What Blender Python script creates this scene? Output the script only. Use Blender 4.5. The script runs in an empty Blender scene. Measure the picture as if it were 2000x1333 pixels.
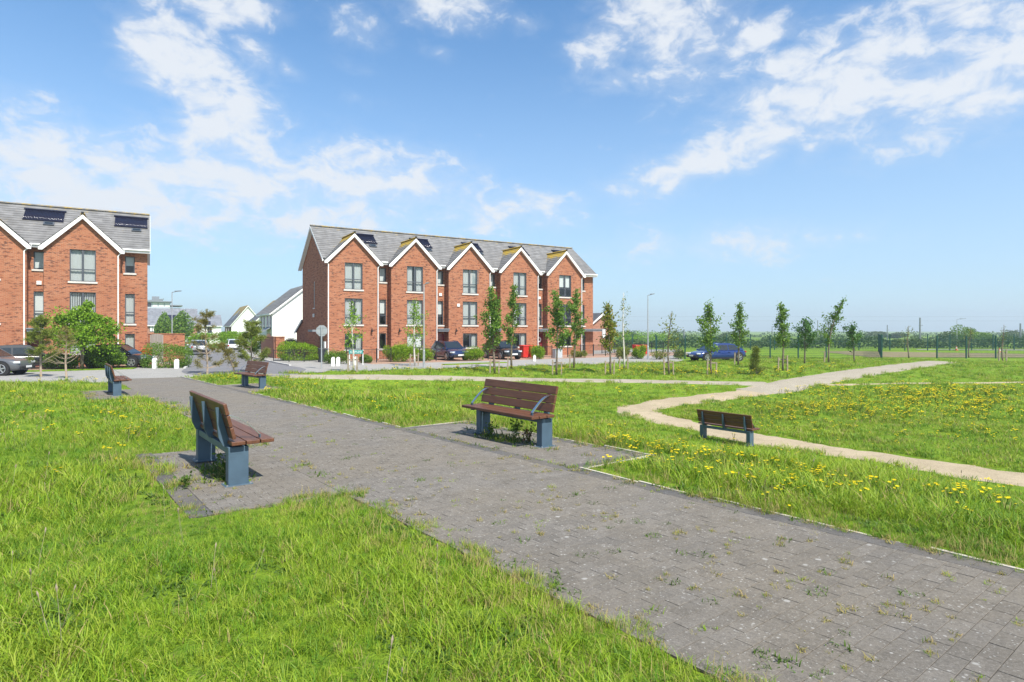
import bpy, bmesh, math, random
import numpy as np
from mathutils import Vector, Matrix
R = math.radians
random.seed(7)
rng = np.random.default_rng(11)
scene = bpy.context.scene
COL = scene.collection

# ------------------------------------------------------------------ camera, sky, sun, exposure
EYE = 2.45            # camera height above street level (street = 0)
FPX, CX, HY = 1177.0, 1000.0, 646.0     # focal length, centre column and horizon row, in 2000 px of width
cam_d = bpy.data.cameras.new('camera')
cam_d.sensor_width = 36.0
cam_d.lens = FPX / 2000 * 36.0
cam_d.shift_y = (HY - 666.5) / 2000
cam_d.clip_end = 6000
cam_d.clip_start = 0.05
cam = bpy.data.objects.new('camera', cam_d)
COL.objects.link(cam)
cam.location = (0, 0, EYE)
cam.rotation_euler = (R(90), 0, 0)
scene.camera = cam

SUN_EL = R(52)
SUN_H = Vector((0.64, -0.77, 0)).normalized()
sun_dir = Vector((SUN_H.x * math.cos(SUN_EL), SUN_H.y * math.cos(SUN_EL), math.sin(SUN_EL)))
sd = bpy.data.lights.new('sun', 'SUN')
sd.energy = 4.9
sd.angle = R(0.55)
sd.color = (1.0, 0.945, 0.86)
so = bpy.data.objects.new('sun', sd)
COL.objects.link(so)
so.rotation_euler = sun_dir.to_track_quat('Z', 'Y').to_euler()
so.location = sun_dir * 200

world = bpy.data.worlds.new('World')
scene.world = world
world.use_nodes = True


def build_world():
    nt = world.node_tree
    N, L = nt.nodes, nt.links
    N.clear()
    out = N.new('ShaderNodeOutputWorld')
    bg = N.new('ShaderNodeBackground')
    bg.inputs['Strength'].default_value = 0.092
    L.new(bg.outputs[0], out.inputs[0])
    sky = N.new('ShaderNodeTexSky')
    sky.sky_type = 'NISHITA'
    sky.sun_disc = False
    sky.sun_elevation = SUN_EL
    sky.sun_rotation = math.atan2(SUN_H.x, SUN_H.y)
    sky.altitude = 20
    sky.air_density = 1.0
    sky.dust_density = 0.5
    sky.ozone_density = 2.2
    tc = N.new('ShaderNodeTexCoord')
    sep = N.new('ShaderNodeSeparateXYZ')
    L.new(tc.outputs['Generated'], sep.inputs[0])

    def m(op, a, b=None, clamp=False):
        n = N.new('ShaderNodeMath')
        n.operation = op
        n.use_clamp = clamp
        for i, x in enumerate((a, b)):
            if x is None:
                continue
            if isinstance(x, (int, float)):
                n.inputs[i].default_value = x
            else:
                L.new(x, n.inputs[i])
        return n.outputs[0]
    az = m('ARCTAN2', sep.outputs[0], sep.outputs[1])
    el = m('ARCSINE', sep.outputs[2])
    ae = N.new('ShaderNodeCombineXYZ')
    L.new(az, ae.inputs[0])
    L.new(el, ae.inputs[1])
    # cloud fields: where clouds gather (pixel of the photograph -> azimuth / elevation)
    blobs = [(350, 120, 130, 85, 1.05, 20), (440, 12, 130, 40, .9, -5), (440, 225, 120, 120, .95, -30), (120, 330, 330, 95, .75, 0),
             (480, 350, 330, 95, .85, 0), (770, 355, 240, 75, .85, 8), (960, 415, 200, 55, .7, 0), (700, 55, 70, 40, .55, 10),
             (870, 5, 110, 50, .85, 0), (495, 108, 65, 38, .65, 20), (560, 135, 40, 22, .5, 20), (1270, 25, 130, 65, .9, 0), (1175, 95, 80, 55, .75, -10),
             (1480, 72, 90, 42, .8, 0), (1370, 105, 180, 90, .7, 0), (1240, 152, 170, 34, .62, 0), (1640, 190, 330, 95, .85, -12),
             (1900, 150, 260, 120, .85, -10), (1440, 290, 300, 52, .9, -15), (1930, 22, 160, 48, .85, 0), (1400, 478, 330, 44, .55, 0),
             (1230, 395, 110, 30, .35, 0), (60, 230, 220, 60, .45, 12), (850, 95, 50, 20, .4, 10), (700, 195, 60, 18, .3, 8), (690, 128, 50, 16, .35, 5), (1030, 45, 40, 26, .5, 0),
             (1560, 82, 50, 28, .5, 0), (1670, 38, 60, 34, .55, 0), (200, 385, 520, 95, .85, 0), (620, 420, 420, 75, .72, 0),
             (130, 290, 260, 60, .75, 0), (1750, 110, 260, 110, .75, -10), (1560, 160, 200, 90, .8, -10), (1330, 60, 160, 90, .8, 0), (1800, 250, 220, 60, .6, -10)]
    acc = None
    for (u, v, ru, rv, w, rot) in blobs:
        x, z = (u - CX) / FPX, (HY - v) / FPX
        a0 = math.atan2(x, 1)
        e0 = math.atan2(z, math.hypot(x, 1))
        k = math.cos(a0)
        mp = N.new('ShaderNodeMapping')
        mp.vector_type = 'TEXTURE'
        mp.inputs['Location'].default_value = (a0, e0, 0)
        mp.inputs['Rotation'].default_value = (0, 0, -R(rot))
        mp.inputs['Scale'].default_value = (ru / FPX * k * k, rv / FPX * k, 1)
        L.new(ae.outputs[0], mp.inputs[0])
        ln = N.new('ShaderNodeVectorMath')
        ln.operation = 'LENGTH'
        L.new(mp.outputs[0], ln.inputs[0])
        mr = N.new('ShaderNodeMapRange')
        mr.interpolation_type = 'SMOOTHSTEP'
        mr.inputs['From Min'].default_value = 1.7
        mr.inputs['From Max'].default_value = 0.0
        mr.inputs['To Min'].default_value = 0.0
        mr.inputs['To Max'].default_value = w
        L.new(ln.outputs['Value'], mr.inputs['Value'])
        acc = mr.outputs[0] if acc is None else m('MAXIMUM', acc, mr.outputs[0])
    # the rest of the sky: loose patches of the same cloud
    mp = N.new('ShaderNodeMapping')
    mp.inputs['Scale'].default_value = (1, 1, 1.8)
    L.new(tc.outputs['Generated'], mp.inputs[0])
    wide = N.new('ShaderNodeTexNoise')
    wide.inputs['Scale'].default_value = 2.3
    wide.inputs['Detail'].default_value = 2
    L.new(mp.outputs[0], wide.inputs['Vector'])
    behind = m('MULTIPLY', m('SUBTRACT', 0.15, sep.outputs[1]), 3.0, True)
    acc = m('MAXIMUM', acc, m('MULTIPLY', m('MULTIPLY', wide.outputs[0], 1.1), behind))
    mp2 = N.new('ShaderNodeMapping')
    mp2.inputs['Scale'].default_value = (1, 1, 1.7)
    mp2.inputs['Rotation'].default_value = (0, R(-8), 0)
    L.new(tc.outputs['Generated'], mp2.inputs[0])
    n1 = N.new('ShaderNodeTexNoise')
    n1.inputs['Scale'].default_value = 19.0
    n1.inputs['Detail'].default_value = 9
    n1.inputs['Roughness'].default_value = 0.6
    n1.inputs['Distortion'].default_value = 0.35
    L.new(mp2.outputs[0], n1.inputs['Vector'])
    n2 = N.new('ShaderNodeTexNoise')
    n2.inputs['Scale'].default_value = 3.2
    n2.inputs['Detail'].default_value = 4
    L.new(mp2.outputs[0], n2.inputs['Vector'])
    tex = m('ADD', m('MULTIPLY', n1.outputs[0], 1.75), m('MULTIPLY', n2.outputs[0], 0.35))
    dens = m('ADD', m('SUBTRACT', tex, 1.22), m('MULTIPLY', acc, 0.88))
    mr = N.new('ShaderNodeMapRange')
    mr.interpolation_type = 'SMOOTHSTEP'
    mr.inputs['From Min'].default_value = 0.10
    mr.inputs['From Max'].default_value = 0.66
    L.new(dens, mr.inputs['Value'])
    ve = N.new('ShaderNodeMapRange')
    ve.interpolation_type = 'SMOOTHSTEP'
    ve.inputs['From Min'].default_value = -0.22
    ve.inputs['From Max'].default_value = 0.55
    L.new(dens, ve.inputs['Value'])
    veil = m('MULTIPLY', m('MULTIPLY', ve.outputs[0], m('MULTIPLY', acc, 1.0, True)), 0.62)
    fac = m('MULTIPLY', m('MAXIMUM', mr.outputs[0], veil), 0.94)
    # pale air near the horizon
    hz = N.new('ShaderNodeMapRange')
    hz.inputs['From Min'].default_value = 0.0
    hz.inputs['From Max'].default_value = 0.50
    hz.inputs['To Min'].default_value = 0.62
    hz.inputs['To Max'].default_value = 0.0
    hz.interpolation_type = 'SMOOTHSTEP'
    L.new(sep.outputs[2], hz.inputs['Value'])
    tint = N.new('ShaderNodeMix')
    tint.data_type = 'RGBA'
    tint.blend_type = 'MULTIPLY'
    tint.inputs['Factor'].default_value = 1.0
    L.new(sky.outputs[0], tint.inputs['A'])
    tint.inputs['B'].default_value = (0.95, 1.33, 1.50, 1)
    mixh = N.new('ShaderNodeMix')
    mixh.data_type = 'RGBA'
    L.new(hz.outputs[0], mixh.inputs['Factor'])
    L.new(tint.outputs['Result'], mixh.inputs['A'])
    mixh.inputs['B'].default_value = (4.15, 5.05, 6.35, 1)
    mixc = N.new('ShaderNodeMix')
    mixc.data_type = 'RGBA'
    L.new(fac, mixc.inputs['Factor'])
    L.new(mixh.outputs['Result'], mixc.inputs['A'])
    mixc.inputs['B'].default_value = (6.1, 6.4, 6.8, 1)
    L.new(mixc.outputs['Result'], bg.inputs['Color'])


build_world()
scene.view_settings.view_transform = 'Standard'
scene.view_settings.look = 'None'
scene.view_settings.exposure = 0.60
scene.view_settings.gamma = 1.0
scene.render.engine = 'CYCLES'
scene.cycles.max_bounces = 6
scene.cycles.transparent_max_bounces = 16
scene.cycles.use_denoising = True


# ------------------------------------------------------------------ materials
class NT:
    def __init__(self, name):
        self.mat = bpy.data.materials.new(name)
        self.mat.use_nodes = True
        self.t = self.mat.node_tree
        self.N, self.L = self.t.nodes, self.t.links
        self.b = self.N['Principled BSDF']
        self.out = self.N['Material Output']
        self.tc = self.N.new('ShaderNodeTexCoord')

    def put(self, sock, x):
        if isinstance(x, (int, float)):
            sock.default_value = x
        elif isinstance(x, (tuple, list)):
            sock.default_value = tuple(x) + ((1,) if len(x) == 3 and sock.type == 'RGBA' else ())
        else:
            self.L.new(x, sock)

    def math(self, op, a, b=0.0, clamp=False):
        n = self.N.new('ShaderNodeMath')
        n.operation = op
        n.use_clamp = clamp
        self.put(n.inputs[0], a)
        self.put(n.inputs[1], b)
        return n.outputs[0]

    def noise(self, scale, detail=4, rough=.55, vec=None, stretch=None, dist=0.0):
        n = self.N.new('ShaderNodeTexNoise')
        n.inputs['Scale'].default_value = scale
        n.inputs['Detail'].default_value = detail
        n.inputs['Roughness'].default_value = rough
        n.inputs['Distortion'].default_value = dist
        v = vec if vec is not None else self.tc.outputs['Object']
        if stretch:
            mp = self.N.new('ShaderNodeMapping')
            mp.inputs['Scale'].default_value = stretch
            self.L.new(v, mp.inputs[0])
            v = mp.outputs[0]
        self.L.new(v, n.inputs['Vector'])
        return n.outputs[0]

    def ramp(self, fac, a, b, lo=0.0, hi=1.0):
        n = self.N.new('ShaderNodeMapRange')
        n.interpolation_type = 'SMOOTHSTEP'
        self.put(n.inputs['Value'], fac)
        n.inputs['From Min'].default_value = a
        n.inputs['From Max'].default_value = b
        n.inputs['To Min'].default_value = lo
        n.inputs['To Max'].default_value = hi
        return n.outputs[0]

    def mix(self, fac, a, b, blend='MIX'):
        n = self.N.new('ShaderNodeMix')
        n.data_type = 'RGBA'
        n.blend_type = blend
        self.put(n.inputs['Factor'], fac)
        self.put(n.inputs['A'], a)
        self.put(n.inputs['B'], b)
        return n.outputs['Result']

    def geo(self):
        return self.N.new('ShaderNodeNewGeometry')

    def bump(self, h, strength=.3, dist=.02):
        n = self.N.new('ShaderNodeBump')
        n.inputs['Strength'].default_value = strength
        n.inputs['Distance'].default_value = dist
        self.put(n.inputs['Height'], h)
        self.L.new(n.outputs[0], self.b.inputs['Normal'])

    def fin(self, col=None, rough=None, metal=None, spec=None):
        if col is not None:
            self.put(self.b.inputs['Base Color'], col)
        if rough is not None:
            self.put(self.b.inputs['Roughness'], rough)
        if metal is not None:
            self.put(self.b.inputs['Metallic'], metal)
        if spec is not None:
            self.b.inputs['Specular IOR Level'].default_value = spec
        return self.mat


def plain(name, col, rough=.6, metal=0.0, var=.12, scale=6.0, spec=.4, bump=0.0):
    n = NT(name)
    f = n.noise(scale, 5)
    c = n.mix(n.ramp(f, .3, .7), tuple(x * (1 - var) for x in col), tuple(min(1, x * (1 + var)) for x in col))
    if bump:
        n.bump(n.noise(scale * 8, 4), bump, .01)
    return n.fin(c, rough, metal, spec)


def leafmat(name, c1, c2, c3=None, trans=.3, rough=.55):
    n = NT(name)
    g = n.geo()
    c = n.mix(g.outputs['Random Per Island'], c1, c2)
    if c3:
        oi = n.N.new('ShaderNodeObjectInfo')
        c = n.mix(n.math('MULTIPLY', oi.outputs['Random'], .75), c, c3)
    n.fin(c, rough, 0, .25)
    t = n.N.new('ShaderNodeBsdfTranslucent')
    n.L.new(c, t.inputs[0])
    mx = n.N.new('ShaderNodeMixShader')
    mx.inputs[0].default_value = trans
    n.L.new(n.b.outputs[0], mx.inputs[1])
    n.L.new(t.outputs[0], mx.inputs[2])
    n.L.new(mx.outputs[0], n.out.inputs[0])
    return n.mat


def brickmat(name, base, dark, pale, amount=.5):
    n = NT(name)
    sx = n.N.new('ShaderNodeSeparateXYZ')
    n.L.new(n.tc.outputs['Object'], sx.inputs[0])
    cb = n.N.new('ShaderNodeCombineXYZ')
    n.L.new(n.math('ADD', sx.outputs[0], sx.outputs[1]), cb.inputs[0])
    n.L.new(sx.outputs[2], cb.inputs[1])
    br = n.N.new('ShaderNodeTexBrick')
    n.L.new(cb.outputs[0], br.inputs['Vector'])
    br.inputs['Scale'].default_value = 1.0
    br.inputs['Brick Width'].default_value = .225
    br.inputs['Row Height'].default_value = .075
    br.inputs['Mortar Size'].default_value = .009
    br.inputs['Mortar Smooth'].default_value = .3
    br.inputs['Bias'].default_value = -.1
    br.inputs['Color1'].default_value = base + (1,)
    br.inputs['Color2'].default_value = pale + (1,)
    br.inputs['Mortar'].default_value = (.36, .25, .18, 1)
    # runs of burnt bricks along the courses
    st = n.noise(1.0, 3, .6, cb.outputs[0], (1.5, 8.0, 1))
    st2 = n.noise(1.0, 2, .5, cb.outputs[0], (5.0, 13.3, 1))
    sel = n.math('MULTIPLY', n.ramp(st, .50, .57), n.ramp(st2, .44, .54))
    c = n.mix(n.math('MULTIPLY', sel, amount), br.outputs['Color'], dark)
    c = n.mix(n.ramp(n.noise(.5, 4, .6), .35, .7, 0, .32), c, tuple(x * .72 for x in base))
    n.bump(br.outputs['Fac'], -.35, .006)
    return n.fin(c, .85, 0, .2)


def tilemat(name, base, lichen_lo, lichen_hi, lichen=.8):
    n = NT(name)
    nz = n.noise(1.6, 4)
    c = n.mix(n.ramp(nz, .3, .7), tuple(x * .8 for x in base), tuple(x * 1.2 for x in base))
    g = n.geo()
    c = n.mix(n.math('MULTIPLY', g.outputs['Random Per Island'], .35), c, tuple(x * .6 for x in base))
    sx = n.N.new('ShaderNodeSeparateXYZ')
    n.L.new(n.tc.outputs['Object'], sx.inputs[0])
    up = n.ramp(sx.outputs[2], lichen_lo, lichen_hi)
    li = n.math('MULTIPLY', n.ramp(n.math('ADD', n.noise(2.6, 5, .65), n.math('MULTIPLY', up, .32)), .62, .78), lichen)
    c = n.mix(li, c, (.46, .31, .035))
    n.bump(n.noise(30, 3), .2, .004)
    return n.fin(c, .8, 0, .25)


def groundmat():
    n = NT('lawn_soil_and_short_grass')
    a = n.noise(.35, 5, .6)
    b = n.noise(6.0, 6, .7)
    d = n.noise(38.0, 4, .7)
    c = n.mix(n.ramp(a, .3, .7), (.17, .285, .016), (.24, .34, .026))
    c = n.mix(n.ramp(b, .35, .68), c, (.10, .19, .016))
    c = n.mix(n.ramp(d, .5, .75, 0, .6), c, (.25, .30, .07))
    c = n.mix(n.ramp(n.noise(1.1, 5, .7), .60, .75, 0, .5), c, (.25, .22, .09))
    n.bump(n.math('ADD', n.math('MULTIPLY', b, .6), d), .8, .06)
    return n.fin(c, .9, 0, .1)


def gravelmat(name, c1, c2, weeds=.0):
    n = NT(name)
    a = n.noise(.8, 5, .6)
    b = n.noise(30, 5, .8)
    c = n.mix(n.ramp(a, .3, .7), c1, c2)
    c = n.mix(n.ramp(n.noise(3.5, 5, .7), .45, .7, 0, .45), c, tuple(x * .72 for x in c2))
    c = n.mix(n.ramp(b, .45, .7, 0, .6), c, tuple(min(1, x * 1.45) for x in c1))
    c = n.mix(n.ramp(n.noise(55, 2), .58, .66, 0, .6), c, tuple(x * .42 for x in c1))
    if weeds:
        c = n.mix(n.ramp(n.noise(1.9, 5, .7), .62, .72, 0, weeds), c, (.13, .19, .03))
    n.bump(b, .5, .02)
    return n.fin(c, .95, 0, .1)


def pavermat(name, base, speck=.55):
    n = NT(name)
    oi = n.N.new('ShaderNodeObjectInfo')
    g = n.geo()
    pos = g.outputs['Position']
    rnd = n.math('ADD', n.math('MULTIPLY', oi.outputs['Random'], .5), n.math('MULTIPLY', g.outputs['Random Per Island'], .5))
    c = n.mix(rnd, tuple(x * .66 for x in base), tuple(x * 1.30 for x in base))
    # dirt washed over many blocks, then grain
    c = n.mix(n.ramp(n.noise(.8, 6, .7, pos), .36, .64, 0, .7), c, (.20, .172, .132))
    c = n.mix(n.ramp(n.noise(3.2, 5, .7, pos), .48, .70, 0, .5), c, tuple(x * .62 for x in base))
    c = n.mix(n.ramp(n.noise(34, 5, .85, pos), .42, .64, 0, .5), c, tuple(x * .5 for x in base))
    c = n.mix(n.ramp(n.noise(75, 4, .8, pos), .50, .68, 0, .5), c, tuple(min(1, x * 1.9) for x in base))
    # pale lichen spots, large and small
    for sc_, lo, th in ((7.0, .17, .54), (19.0, .20, .50), (40.0, .24, .50)):
        vo = n.N.new('ShaderNodeTexVoronoi')
        vo.inputs['Scale'].default_value = sc_
        n.L.new(pos, vo.inputs['Vector'])
        dd = n.math('ADD', vo.outputs['Distance'], n.math('MULTIPLY', n.noise(sc_ * 5, 2, .6, pos), .10))
        sel = n.math('MULTIPLY', n.ramp(dd, lo + .05, lo - .03), n.ramp(n.noise(sc_ * .55, 2, .6, pos), th, th + .06))
        c = n.mix(n.math('MULTIPLY', sel, speck), c, (.46, .45, .42))
    n.bump(n.noise(70, 5, .8, pos), .9, .006)
    return n.fin(c, .9, 0, .2)


def glassmat():
    n = NT('window_glass')
    n.N.remove(n.b)
    gl = n.N.new('ShaderNodeBsdfGlossy')
    gl.inputs['Roughness'].default_value = .02
    tr = n.N.new('ShaderNodeBsdfTransparent')
    tr.inputs[0].default_value = (.86, .90, .90, 1)
    lw = n.N.new('ShaderNodeLayerWeight')
    lw.inputs['Blend'].default_value = .25
    f = n.math('ADD', n.math('MULTIPLY', n.math('POWER', lw.outputs['Facing'], 3.0), .8), .07, True)
    mx = n.N.new('ShaderNodeMixShader')
    n.L.new(f, mx.inputs[0])
    n.L.new(tr.outputs[0], mx.inputs[1])
    n.L.new(gl.outputs[0], mx.inputs[2])
    n.L.new(mx.outputs[0], n.out.inputs[0])
    return n.mat


def paint(name, col, rough=.25):
    n = NT(name)
    n.fin(n.mix(n.ramp(n.noise(3, 3), .3, .7, 0, .3), col, tuple(x * .8 for x in col)), rough, .15, .5)
    n.b.inputs['Coat Weight'].default_value = .8
    n.b.inputs['Coat Roughness'].default_value = .06
    return n.mat


def woodmat(name, a, b, stretch=(1.0, 14, 14)):
    n = NT(name)
    gr = n.noise(3.0, 6, .6, None, stretch)
    oi = n.N.new('ShaderNodeObjectInfo')
    c = n.mix(n.ramp(gr, .3, .7), a, b)
    c = n.mix(n.math('MULTIPLY', oi.outputs['Random'], .4), c, tuple(x * .62 for x in a))
    n.bump(gr, .25, .004)
    return n.fin(c, .48, 0, .35)


M = {}
M['ground'] = groundmat()
M['paver'] = pavermat('weathered_grey_paver', (.168, .153, .133))
M['paver_dark'] = pavermat('dark_border_paver', (.105, .102, .10), .3)
M['bed'] = plain('sandy_joint_fill', (.10, .088, .07), .95, bump=.4)
M['edging'] = plain('pale_concrete_edging', (.50, .45, .37), .9, bump=.4, scale=9)
M['sand'] = gravelmat('pale_trodden_gravel', (.42, .345, .235), (.33, .27, .18), .5)
M['thin'] = gravelmat('grey_gravel_path', (.36, .32, .25), (.30, .265, .205), .3)
M['soil'] = gravelmat('rough_brown_soil', (.24, .19, .12), (.15, .15, .06), .8)
M['concrete'] = gravelmat('light_concrete_paving', (.325, .315, .295), (.275, .27, .255))
M['asphalt'] = gravelmat('worn_grey_asphalt', (.165, .165, .175), (.20, .20, .205))
M['drive'] = brickmat('red_block_driveway', (.36, .22, .16), (.22, .16, .13), (.42, .29, .21), .4)
M['brick'] = brickmat('orange_red_brick', (.375, .122, .054), (.085, .040, .034), (.43, .175, .088), .85)
M['brick_far'] = brickmat('dull_red_brick', (.36, .15, .095), (.14, .07, .055), (.42, .20, .13), .5)
M['brick_brown'] = brickmat('brown_brick', (.20, .095, .065), (.09, .05, .045), (.24, .12, .085), .5)
M['tile'] = tilemat('grey_roof_tile', (.195, .192, .19), 11.1, 12.0, .6)
M['tile_dormer'] = tilemat('lichened_gable_tile', (.195, .192, .19), 9.3, 10.2, .95)
M['slate'] = tilemat('dark_slate_tile', (.14, .145, .16), 6.6, 8.6, .55)
M['slate_plain'] = tilemat('plain_grey_slate', (.20, .21, .235), 90, 99, .0)
M['white'] = plain('white_painted_trim', (.80, .80, .78), .5, var=.04)
M['render'] = plain('white_wall_render', (.80, .79, .75), .9, var=.05, scale=1.2, bump=.15)
M['frame'] = plain('dark_grey_window_frame', (.075, .085, .10), .5, var=.06)
M['sill'] = plain('pale_stone_sill', (.60, .57, .52), .85, var=.08)
M['glass'] = glassmat()
M['curtain'] = leafmat('white_voile_curtain', (.78, .77, .74), (.72, .72, .70), None, .35, .9)
M['blind'] = plain('pale_roller_blind', (.70, .70, .68), .9, var=.04)
M['room_shade'] = plain('painted_room_shade', (.10, .095, .09), .9)  # dark colour standing in for the shade inside the rooms
M['red_door'] = paint('dark_red_door_paint', (.22, .012, .016), .35)
M['grey_door'] = paint('charcoal_door_paint', (.03, .033, .04), .35)
M['canopy'] = plain('grey_metal_canopy', (.22, .24, .26), .55, .2, .06)
M['solar'] = plain('solar_tube_glass', (.018, .017, .035), .16, .1, .2, spec=.6)
M['steel'] = plain('galvanised_steel', (.52, .54, .55), .4, .7, .08)
M['stainless'] = plain('stainless_steel', (.75, .75, .74), .32, 1.0, .05)
M['bench_steel'] = plain('blue_grey_painted_steel', (.062, .105, .145), .5, .0, .12, 5, .45, .06)
M['bench_wood'] = woodmat('reddish_brown_slat_wood', (.165, .070, .036), (.098, .042, .024))
M['bark'] = plain('grey_brown_bark', (.17, .135, .10), .9, var=.3, scale=14, bump=.5)
M['birch'] = plain('pale_birch_bark', (.56, .53, .47), .85, var=.2, scale=10)
M['twig'] = plain('dry_pale_wood', (.33, .26, .19), .9, var=.2, scale=12)
M['stake'] = plain('weathered_tree_stake', (.32, .26, .19), .9, var=.2, scale=9)
M['black_metal'] = plain('black_railing_paint', (.015, .016, .018), .45)
M['green_metal'] = plain('green_fence_coating', (.008, .06, .05), .5)
M['lamp'] = plain('grey_lamp_column', (.46, .48, .49), .45, .5, .05)
M['sign_back'] = plain('bare_aluminium_sign_back', (.42, .44, .45), .5, .4, .08)
M['teal'] = plain('teal_sign_face', (.02, .30, .26), .5, var=.05)
M['bin_red'] = plain('red_bin_plastic', (.55, .03, .02), .45, var=.08)
M['bin_grey'] = plain('grey_box_metal', (.45, .49, .51), .5, .1, .08)
M['bin_dark'] = plain('dark_bin_plastic', (.03, .035, .04), .5)
M['purple'] = plain('purple_bin_plastic', (.10, .05, .16), .5)
M['tyre'] = plain('tyre_rubber', (.02, .02, .02), .85)
M['rim'] = plain('alloy_wheel', (.55, .56, .57), .3, .8, .06)
M['car_glass'] = plain('tinted_car_glass', (.02, .026, .03), .05, .0, .1, spec=.8)
M['lamp_clear'] = plain('headlamp_lens', (.7, .74, .78), .12, .2, .04, spec=.7)
M['lamp_red'] = plain('tail_lamp_lens', (.45, .01, .01), .2)
M['plate'] = plain('white_number_plate', (.8, .8, .78), .5, var=.03)
M['trim'] = plain('black_car_trim', (.018, .018, .02), .6)
M['wreath'] = plain('white_wreath', (.75, .74, .70), .9, var=.15, scale=30)
M['wood_gate'] = woodmat('grey_weathered_gate_wood', (.33, .30, .27), (.25, .23, .20), (14, 14, 1))
M['kerb'] = plain('pale_kerb_concrete', (.48, .47, .45), .9, var=.12, bump=.3)
M['petal'] = leafmat('yellow_petal', (.88, .70, .01), (.85, .62, .01), None, .25)
M['seed'] = leafmat('dry_seed_head', (.33, .25, .17), (.42, .36, .27), None, .2)
M['g1'] = leafmat('lush_grass_blade', (.185, .335, .012), (.29, .43, .022), (.38, .43, .06), .38, .5)
M['g2'] = leafmat('deep_grass_blade', (.07, .195, .010), (.14, .285, .016), (.20, .31, .03), .35, .5)
M['g3'] = leafmat('straw_grass_blade', (.46, .36, .16), (.36, .31, .10), (.40, .33, .13), .35, .7)
M['weed'] = leafmat('weed_leaf', (.07, .14, .02), (.12, .19, .03), None, .3)
M['weed_dry'] = leafmat('dry_tuft_blade', (.42, .31, .13), (.28, .29, .06), None, .3)
M['weed_red'] = leafmat('reddish_weed_leaf', (.16, .05, .04), (.09, .10, .03), None, .3)
M['l_fresh'] = leafmat('fresh_green_leaf', (.15, .30, .015), (.25, .40, .03), None, .38)
M['l_mid'] = leafmat('mid_green_leaf', (.10, .205, .022), (.19, .30, .04), None, .32)
M['l_dark'] = leafmat('dark_green_leaf', (.04, .115, .016), (.085, .19, .024), None, .25)
M['l_olive'] = leafmat('olive_leaf', (.15, .20, .03), (.25, .27, .045), None, .32)
M['l_rust'] = leafmat('green_and_rusty_leaf', (.14, .24, .025), (.30, .22, .03), None, .32)
M['l_shrub'] = leafmat('bright_shrub_leaf', (.14, .28, .010), (.27, .40, .02), None, .3)
M['l_pine'] = leafmat('dry_pine_needle', (.16, .17, .03), (.27, .22, .06), None, .25)
M['l_pine2'] = leafmat('green_pine_needle', (.13, .19, .02), (.24, .27, .045), None, .25)
M['l_far'] = leafmat('distant_tree_leaf', (.06, .11, .03), (.11, .16, .045), None, .2)
M['l_yellow'] = leafmat('yellow_gorse', (.55, .40, .02), (.25, .25, .03), None, .2)
M['orange'] = plain('orange_cone_plastic', (.55, .14, .06), .5)
M['hill'] = plain('far_hill_ground', (.10, .13, .07), .95)


# ------------------------------------------------------------------ helpers
def tag(o, label=None, cat=None, group=None, kind=None):
    if label:
        o['label'] = label
    if cat:
        o['category'] = cat
    if group:
        o['group'] = group
    if kind:
        o['kind'] = kind
    return o


def empty(name, loc, rz=0.0):
    o = bpy.data.objects.new(name, None)
    COL.objects.link(o)
    o.location = loc
    o.rotation_euler = (0, 0, rz)
    o.empty_display_size = .2
    return o


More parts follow.
